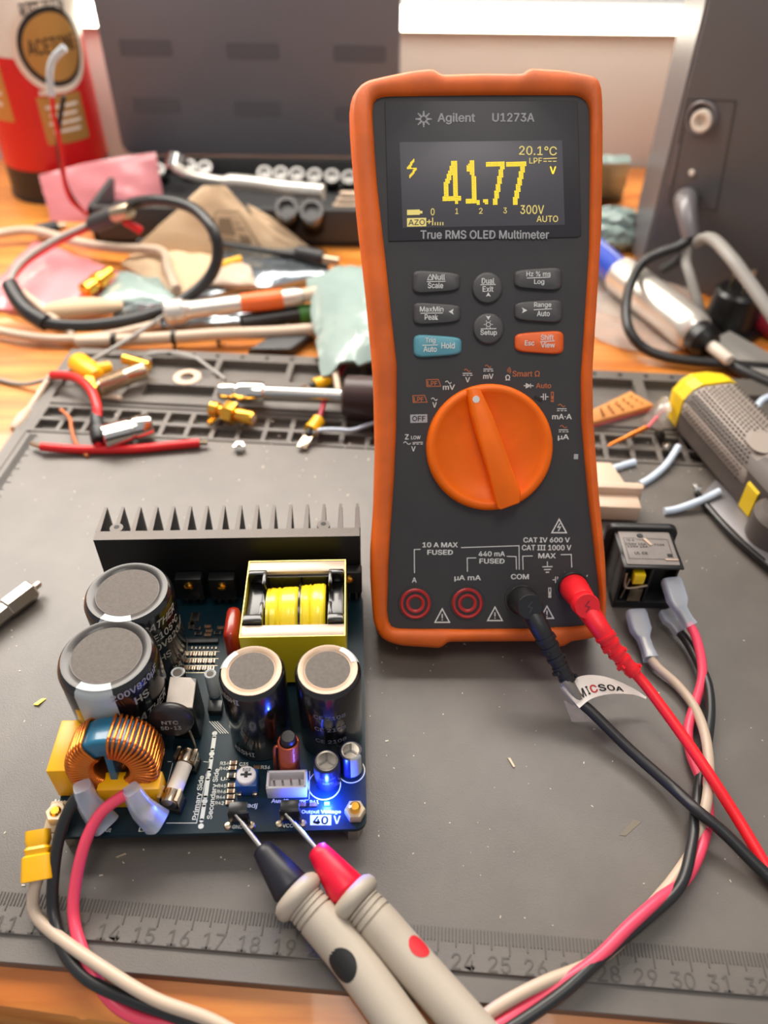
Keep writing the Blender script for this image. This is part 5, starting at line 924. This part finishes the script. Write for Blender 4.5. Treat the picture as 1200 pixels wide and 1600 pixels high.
gc = thing('gold_adapter', U(150, 440, dk), 'small gold threaded adapter lying on the flat pink bag', 'connector'); bar(U(130, 456, .5), U(174, 424, .7), [(0, .3), (.05, .5), (.3, .5), (.34, .4), (.42, .4), (.44, .56), (.62, .56), (.64, .42), (.95, .42), (1, .3)]).build('barrel', K['gold'], gc, 35)
m = MB(); m.box((0, 0, 0), (.9, .2, .9), axisM(U(130, 456, .5), U(174, 424, .7)) @ Matrix.Translation((0, 0, 1.1)), 0, .05); m.build('flange', K['gold'], gc)
# cables on the left
def cable(name, pts, r, k, label, cat='cable', flat=1): m = MB(); m.tube(W(*pts), r, 12, 0, None, False, 8, flat); return solid(name, m, K[k], label, cat, None, 60)
lp = thing('coaxial_cable', U(200, 500, dk), 'thick black coaxial cable curled in a big loop over the bags at left', 'cable')
m = MB(); m.tube(W((150, 345, 2.2), (185, 325, 3.4), (240, 313, 4.6), (298, 324, 4.8), (333, 360, 4.2), (340, 402, 2.8), (322, 440, 1.5), (280, 472, .6), (220, 496, .4), (150, 508, .3), (95, 508, .4), (66, 503, .6)), .36, 14); m.build('jacket', K['blackwire'], lp, 60)
m = MB(); m.tube(W((72, 505, .6), (45, 488, .9), (28, 468, 1.2), (16, 446, 1.5)), .5, 14); m.build('shrink_sleeve', K['blackrub'], lp, 60)
m = MB(); m.tube(W((16, 446, 1.5), (22, 425, 1.7), (45, 400, 1.8), (90, 372, 1.9), (150, 346, 2.2)), .17, 10); m.build('grey_core', K['stripgrey'], lp, 60)
m = MB(); m.tube(W((17, 448, 1.4), (26, 428, 1.5), (50, 405, 1.5), (95, 378, 1.6), (150, 352, 2.0)), .15, 10); m.build('red_core', K['redwire'], lp, 60)
bar(U(142, 352, 2.2), U(200, 328, 3.6), [(0, .45), (.1, .6), (.85, .6), (1, .4)]).build('clip_body', K['case'], lp); bar(U(180, 336, 3.3), U(204, 328, 3.9), [(0, .5), (.9, .5), (1, .4)]).build('clip_ring', K['tin'], lp); bar(U(194, 345, 3.1), U(220, 361, 2.3), [(0, .25), (1, .28)]).build('red_boot', K['redwire'], lp)
tl = thing('twisted_wire', U(130, 336, dk), 'thin red and black twisted wire with clear bent tip rising in front of the can', 'wire')
Y0 = 57.5
m = MB(); m.tube([V(135, 335, Y0 + 1), V(112, 308, Y0), V(98, 270, Y0), V(91, 225, Y0), V(93, 190, Y0), V(100, 150, Y0)], .16, 10); m.build('black_strand', K['blackwire'], tl, 60)
m = MB(); m.tube([V(138, 336, Y0 + 1), V(112, 314, Y0 - .3), V(101, 285, Y0 - .3), V(98, 250, Y0 - .3), V(92, 215, Y0 - .3), V(84, 180, Y0 - .3), V(82, 150, Y0 - .3)], .15, 10); m.build('red_strand', K['redwire'], tl, 60)
m = MB(); m.tube([V(81, 150, Y0 - .3), V(79, 135, Y0 - .3), V(78, 112, Y0 - .3), V(84, 92, Y0 - .3), V(101, 74, Y0 - .3)], .24, 12); m.build('clear_tip', K['cyan_clear'], tl, 60)
cable('cream_cable', [(-30, 372, .2), (20, 362, .3), (60, 362, .5), (120, 378, .5), (180, 388, .5), (250, 392, .6), (262, 420, .5), (276, 452, .4)], .32, 'cream', 'thick cream cable running in from the left behind the flat pink bag')
cable('cream_cable', [(-30, 512, 0), (40, 525, 0), (100, 530, 0), (170, 524, .1), (250, 505, .3)], .26, 'cream', 'cream cable curving in from the left below the black cable loop')
cable('thin_cable', [(-30, 585, -.3), (30, 600, -.3), (75, 592, .2), (140, 565, .6), (200, 530, .6), (255, 494, .5)], .12, 'stripgrey', 'thin grey-beige cable sweeping over the left rear corner of the mat')
cable('cream_cable', [(35, 456, .6), (75, 490, .2), (115, 525, 0)], .24, 'cream', 'short cream cable end leaving the black shrink sleeve')
cb = thing('tied_cable_bundle', U(330, 527, dk), 'white cable bundle bound with black ties, lying behind the tray', 'cable')
m = MB(); m.tube(W((120, 534, 0), (180, 532, .1), (260, 528, .2), (345, 522, .3), (430, 519, .3), (512, 513, .4)), .36, 14); m.build('bundle', K['cream'], cb, 60)
m = MB(); m.tube(W((512, 502, .4), (516, 530, .8), (522, 570, 1.0), (529, 612, .8)), .18, 10); m.build('loose_end', K['cream'], cb, 60)
for x, y in ((178, 532), (272, 527), (341, 522), (450, 518)): q = U(x, y, .2); m = MB(); m.lathe([(.38, -.14), (.46, -.1), (.46, .1), (.38, .14)], axisM(q, q + Vector((1, .03, 0))), 18); m.box(tuple(q + Vector((0, -.2, -.45))), (.16, .12, .5)); m.build('tie', K['relay'], cb)
cable('thin_cable', [(215, 378, .2), (260, 374, .4), (310, 376, .5), (380, 386, .8), (440, 396, .8), (470, 399, .7)], .2, 'blackwire', 'thin black cable crossing the tan papers to a small plug')
pl_ = thing('barrel_plug', U(485, 402, dk), 'small black barrel plug with metal tip near the tool case corner', 'plug'); bar(U(462, 396, .7), U(505, 405, .6), [(0, .4), (.1, .6), (.9, .6), (1, .5)]).build('body', K['blackrub'], pl_); bar(U(505, 405, .6), U(530, 409, .55), [(0, .3), (1, .3)]).build('tip', K['tin'], pl_)
pl_ = thing('barrel_plug', U(75, 357, dk), 'small black barrel plug with metal tip below the pink bag at left', 'plug'); bar(U(55, 362, .2), U(92, 355, .3), [(0, .3), (.1, .5), (.9, .5), (1, .4)]).build('body', K['blackrub'], pl_); bar(U(92, 355, .3), U(103, 353, .3), [(0, .3), (1, .26)]).build('tip', K['tin'], pl_)
pt = thing('precision_tool', U(400, 480, dk), 'long silver precision tool with an orange band lying across the silver bags', 'tool')
a, b = U(257, 489, .9), U(472, 463, 1.3)
bar(a, b, [(0, .6), (.02, .75), (.13, .75), (.15, .6), (.2, .52), (.95, .55), (1, .45)]).build('barrel', K['penwhite'], pt, 40); bar(a, b, [(.55, .53), (.56, .58), (.85, .6), (.86, .55)]).build('orange_band', K['orangeband'], pt)
bar(b, U(600, 437, 1.6), [(0, .42), (1, .42)]).build('rod', K['cream'], pt)
dk_ = thing('marker_pen', U(440, 495, dk), 'black marker pen with a green cap lying under the silver tool', 'marker'); bar(U(375, 506, .1), U(468, 492, .2), [(0, .4), (.05, .55), (1, .55)]).build('body', K['relay'], dk_); bar(U(466, 492, .2), U(500, 487, .2), [(0, .56), (.1, .62), (.9, .58), (1, .4)]).build('cap', K['greencap'], dk_)
m = MB(); m.hexa([tuple(U(*p, dk)) for p in ((384, 556), (460, 556), (495, 528), (430, 526))], [tuple(U(*p, .2)) for p in ((388, 545), (455, 545), (492, 518), (430, 520))], 0, .15); solid('black_pad', m, K['case'], 'flat black pad lying on the desk behind the tray', 'pad')
# ================================================================ background right
A_ = U(1003, 430, dk); B_ = U(984, 385, dk); C_ = U(1087, 457, dk); dv = (C_ - A_).normalized(); bk = Vector((-dv.y, dv.x, 0)); E_ = A_ + dv * 26
poly = [A_, E_, E_ + bk * 14, B_ + bk * 4.0, B_]
tw_ = thing('computer_tower', (A_ + E_) / 2 + bk * 5, 'dark computer tower standing at the right behind the cables', 'computer')
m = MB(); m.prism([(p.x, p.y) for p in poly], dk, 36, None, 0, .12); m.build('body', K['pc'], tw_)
m = MB(); g = (B_ - A_).normalized(); q = g.cross(Vector((0, 0, 1))); q = q if q.x < 0 else -q; m.prism([(p.x, p.y) for p in (A_ + g * .25, A_ + g * .25 + q * .12, B_ - g * .2 + q * .12, B_ - g * .2)], dk + .3, 35.6); m.build('edge_strip', K['pcedge'], tw_)
PT = Plane(A_, dv, (0, 0, 1)); MTw = PT.M(0)
m = MB(); m.line(PT, [(1075, 155), (1150, 158), (1118, 330), (1045, 318)], 1.6, .03, 0, True); m.build('panel_seam', K['case'], tw_)
p = PT.loc(1098, 188, 0); m = MB(); m.lathe([(.95, 0), (.95, .1), (.9, .14), (.8, .1), (.8, 0)], MTw @ Matrix.Translation((p.x - .1, p.y + .1, 0)), 32, 1); m.lathe([(.62, 0), (.62, .3), (.5, .34), (.36, .3), (.34, .05), (.001, .05)], MTw @ Matrix.Translation((p.x, p.y, 0)), 28, 0); m.build('socket_ring', [K['canwht2'], K['pcedge'], ], tw_)
m = MB(); m.line(PT, [(1060, 225), (1046, 290)], 4, .04); m.build('button_slot', K['pcedge'], tw_)
p = PT.loc(1081, 270); m = MB(); m.lathe([(.2, 0), (.15, .12), (.001, .12)], MTw @ Matrix.Translation((p.x, p.y, 0)), 14); m.build('indicator', K['canwht2'], tw_)
yb = A_.y - 2.5
def TP(px, py, z): o = PT.loc(px, py, z); return PT.M(z) @ Vector((o.x, o.y, 0))
pc = thing('power_cable', U(1000, 560, dk), 'black cable plugged into the tower, looping down over the blue pen to the desk', 'cable')
m = MB(); P = [TP(1072, 312, .2), TP(1072, 320, 1.6), TP(1075, 345, 2.4), TP(1080, 372, 2.8)]; m.tube(P, lambda q: .75 - .25 * q, 16); m.build('strain_relief', K['pcedge'], pc, 60)
m = MB(); m.tube([TP(1080, 372, 2.8), TP(1060, 385, 3.4), TP(1030, 396, 4.2), U(1003, 412, 2.6), U(985, 445, 2.0), U(978, 485, 1.4), U(985, 520, .8), U(1008, 545, .2), U(1050, 560, 0), U(1120, 568, 0), U(1200, 575, 0), U(1260, 580, 0)], .3, 12); m.build('cord', K['blackwire'], pc, 60)
gc2 = thing('grey_cable', U(1090, 500, dk), 'grey twin cable hanging from the tower behind the silver pen', 'cable'); m = MB(); m.tube([TP(1080, 372, 2.6), TP(1072, 405, 3.4), TP(1078, 430, 4), U(1090, 470, 1.2), U(1098, 500, .3), U(1110, 530, 0)], .3, 12, 0, None, False, 6, .6); m.build('cord', K['stripgrey'], gc2, 60)
m = MB(); m.tube([TP(1070, 400, 3.2), TP(1055, 410, 3.2), TP(1036, 421, 3.0)], .28, 10); m.build('stub', K['case'], gc2, 60)
wc = [TP(1086, 380, 2.6), TP(1110, 372, 3.5), TP(1140, 400, 5), TP(1170, 440, 6), TP(1205, 490, 7), TP(1250, 560, 8)]
m = MB(); m.tube(wc, .42, 12, 0, None, False, 8, .8); solid('ribbon_cable', m, K['stripgrey'], 'light grey flat cable arching over the black three-pin plug', 'cable', None, 60)
pen = thing('desoldering_pump', U(1030, 470, dk), 'silver and blue desoldering pump lying on the desk right of the multimeter', 'desoldering pump')
a, b = U(968, 428, .9), U(1090, 524, .6); bar(U(905, 372, .9), U(972, 432, .9), [(0, .85), (.02, .95), (1, .95)]).build('blue_barrel', K['cobalt'], pen); bar(a, b, [(0, 1.0), (.02, 1.18), (.1, 1.22), (.9, 1.22), (.97, 1.15), (1, 1.0)]).build('silver_barrel', K['penwhite'], pen, 40)
c2 = b + (b - a).normalized() * 2.2; bar(b, c2, [(0, .95), (.3, 1.0), (.5, .7), (.55, .4)]).build('end_collar', K['relay'], pen); bar(b.lerp(c2, .4), c2 + (b - a).normalized() * .6, [(0, .36), (.95, .34), (1, .28)]).build('nozzle', K['canwht2'], pen)
th3 = thing('three_pin_plug', U(1140, 515, dk), 'black round three-pin plug standing with its pins up at the right', 'plug')
p = U(1138, 512, dk); m = MB(); m.lathe([(.001, 0), (2.0, 0), (2.0, .35), (1.55, .45), (1.45, 2.4), (1.25, 2.6), (.001, 2.6)], Matrix.Translation(p), 32); m.build('body', K['relay'], th3)
for dx_, dy_ in ((-.5, .3), (.5, .25), (0, -.5)): m = MB(); m.box((p.x + dx_, p.y + dy_, p.z + 3.1), (.3, .16, 1.2), None, 0, .04); m.build('pin', K['tin'], th3)
m = MB(); m.hexa([tuple(U(*q_, dk)) for q_ in ((1110, 540), (1230, 625), (1260, 595), (1140, 522))], [tuple(U(*q_, .1)) for q_ in ((1108, 533), (1230, 615), (1262, 585), (1140, 516))], 0, .08); solid('grey_strip', m, K['stripgrey'], 'flat grey strip on the desk in front of the three-pin plug', 'strip')
m = MB(); m.tube(W((1180, 495, .2), (1195, 505, .2), (1230, 520, .2)), .7, 12); solid('red_plastic_piece', m, K['maroon'], 'dark red plastic piece at the right edge beside the three-pin plug', 'plastic piece')
cable('black_cable', [(1075, 512, .2), (1110, 545, 0), (1150, 575, 0), (1230, 612, 0)], .35, 'blackwire', 'thick black cable running under the flat grey strip')
for cx, cy, r, l in ((985, 452, 4.2, 'rear'), (1000, 500, 3.9, 'front')):
    p = U(cx, cy, dk + (.06 if l == 'rear' else .14)); m = MB(); m.lathe([(.001, 0), (r, 0), (r, .04), (r - .1, .06), (.001, .06)], Matrix.Translation(p), 48); solid('plastic_disc', m, K['clearbag'], l + ' one of two clear plastic discs under the blue pump', 'disc')
for k, (cor, lab) in enumerate((([U(900, 400, dk), U(982, 392, dk), U(985, 335, 1.4), U(900, 335, 1.4)], 'pale green plastic bag against the wall beside the computer tower'), ([U(880, 318, dk), U(972, 312, dk), U(985, 255, 4.2), U(880, 255, 4.2)], 'pale green plastic bag heaped against the wall behind the multimeter'))):
    bag('pale_bag', cor, .5, 1.0, 41 + k, 'palebag', lab)
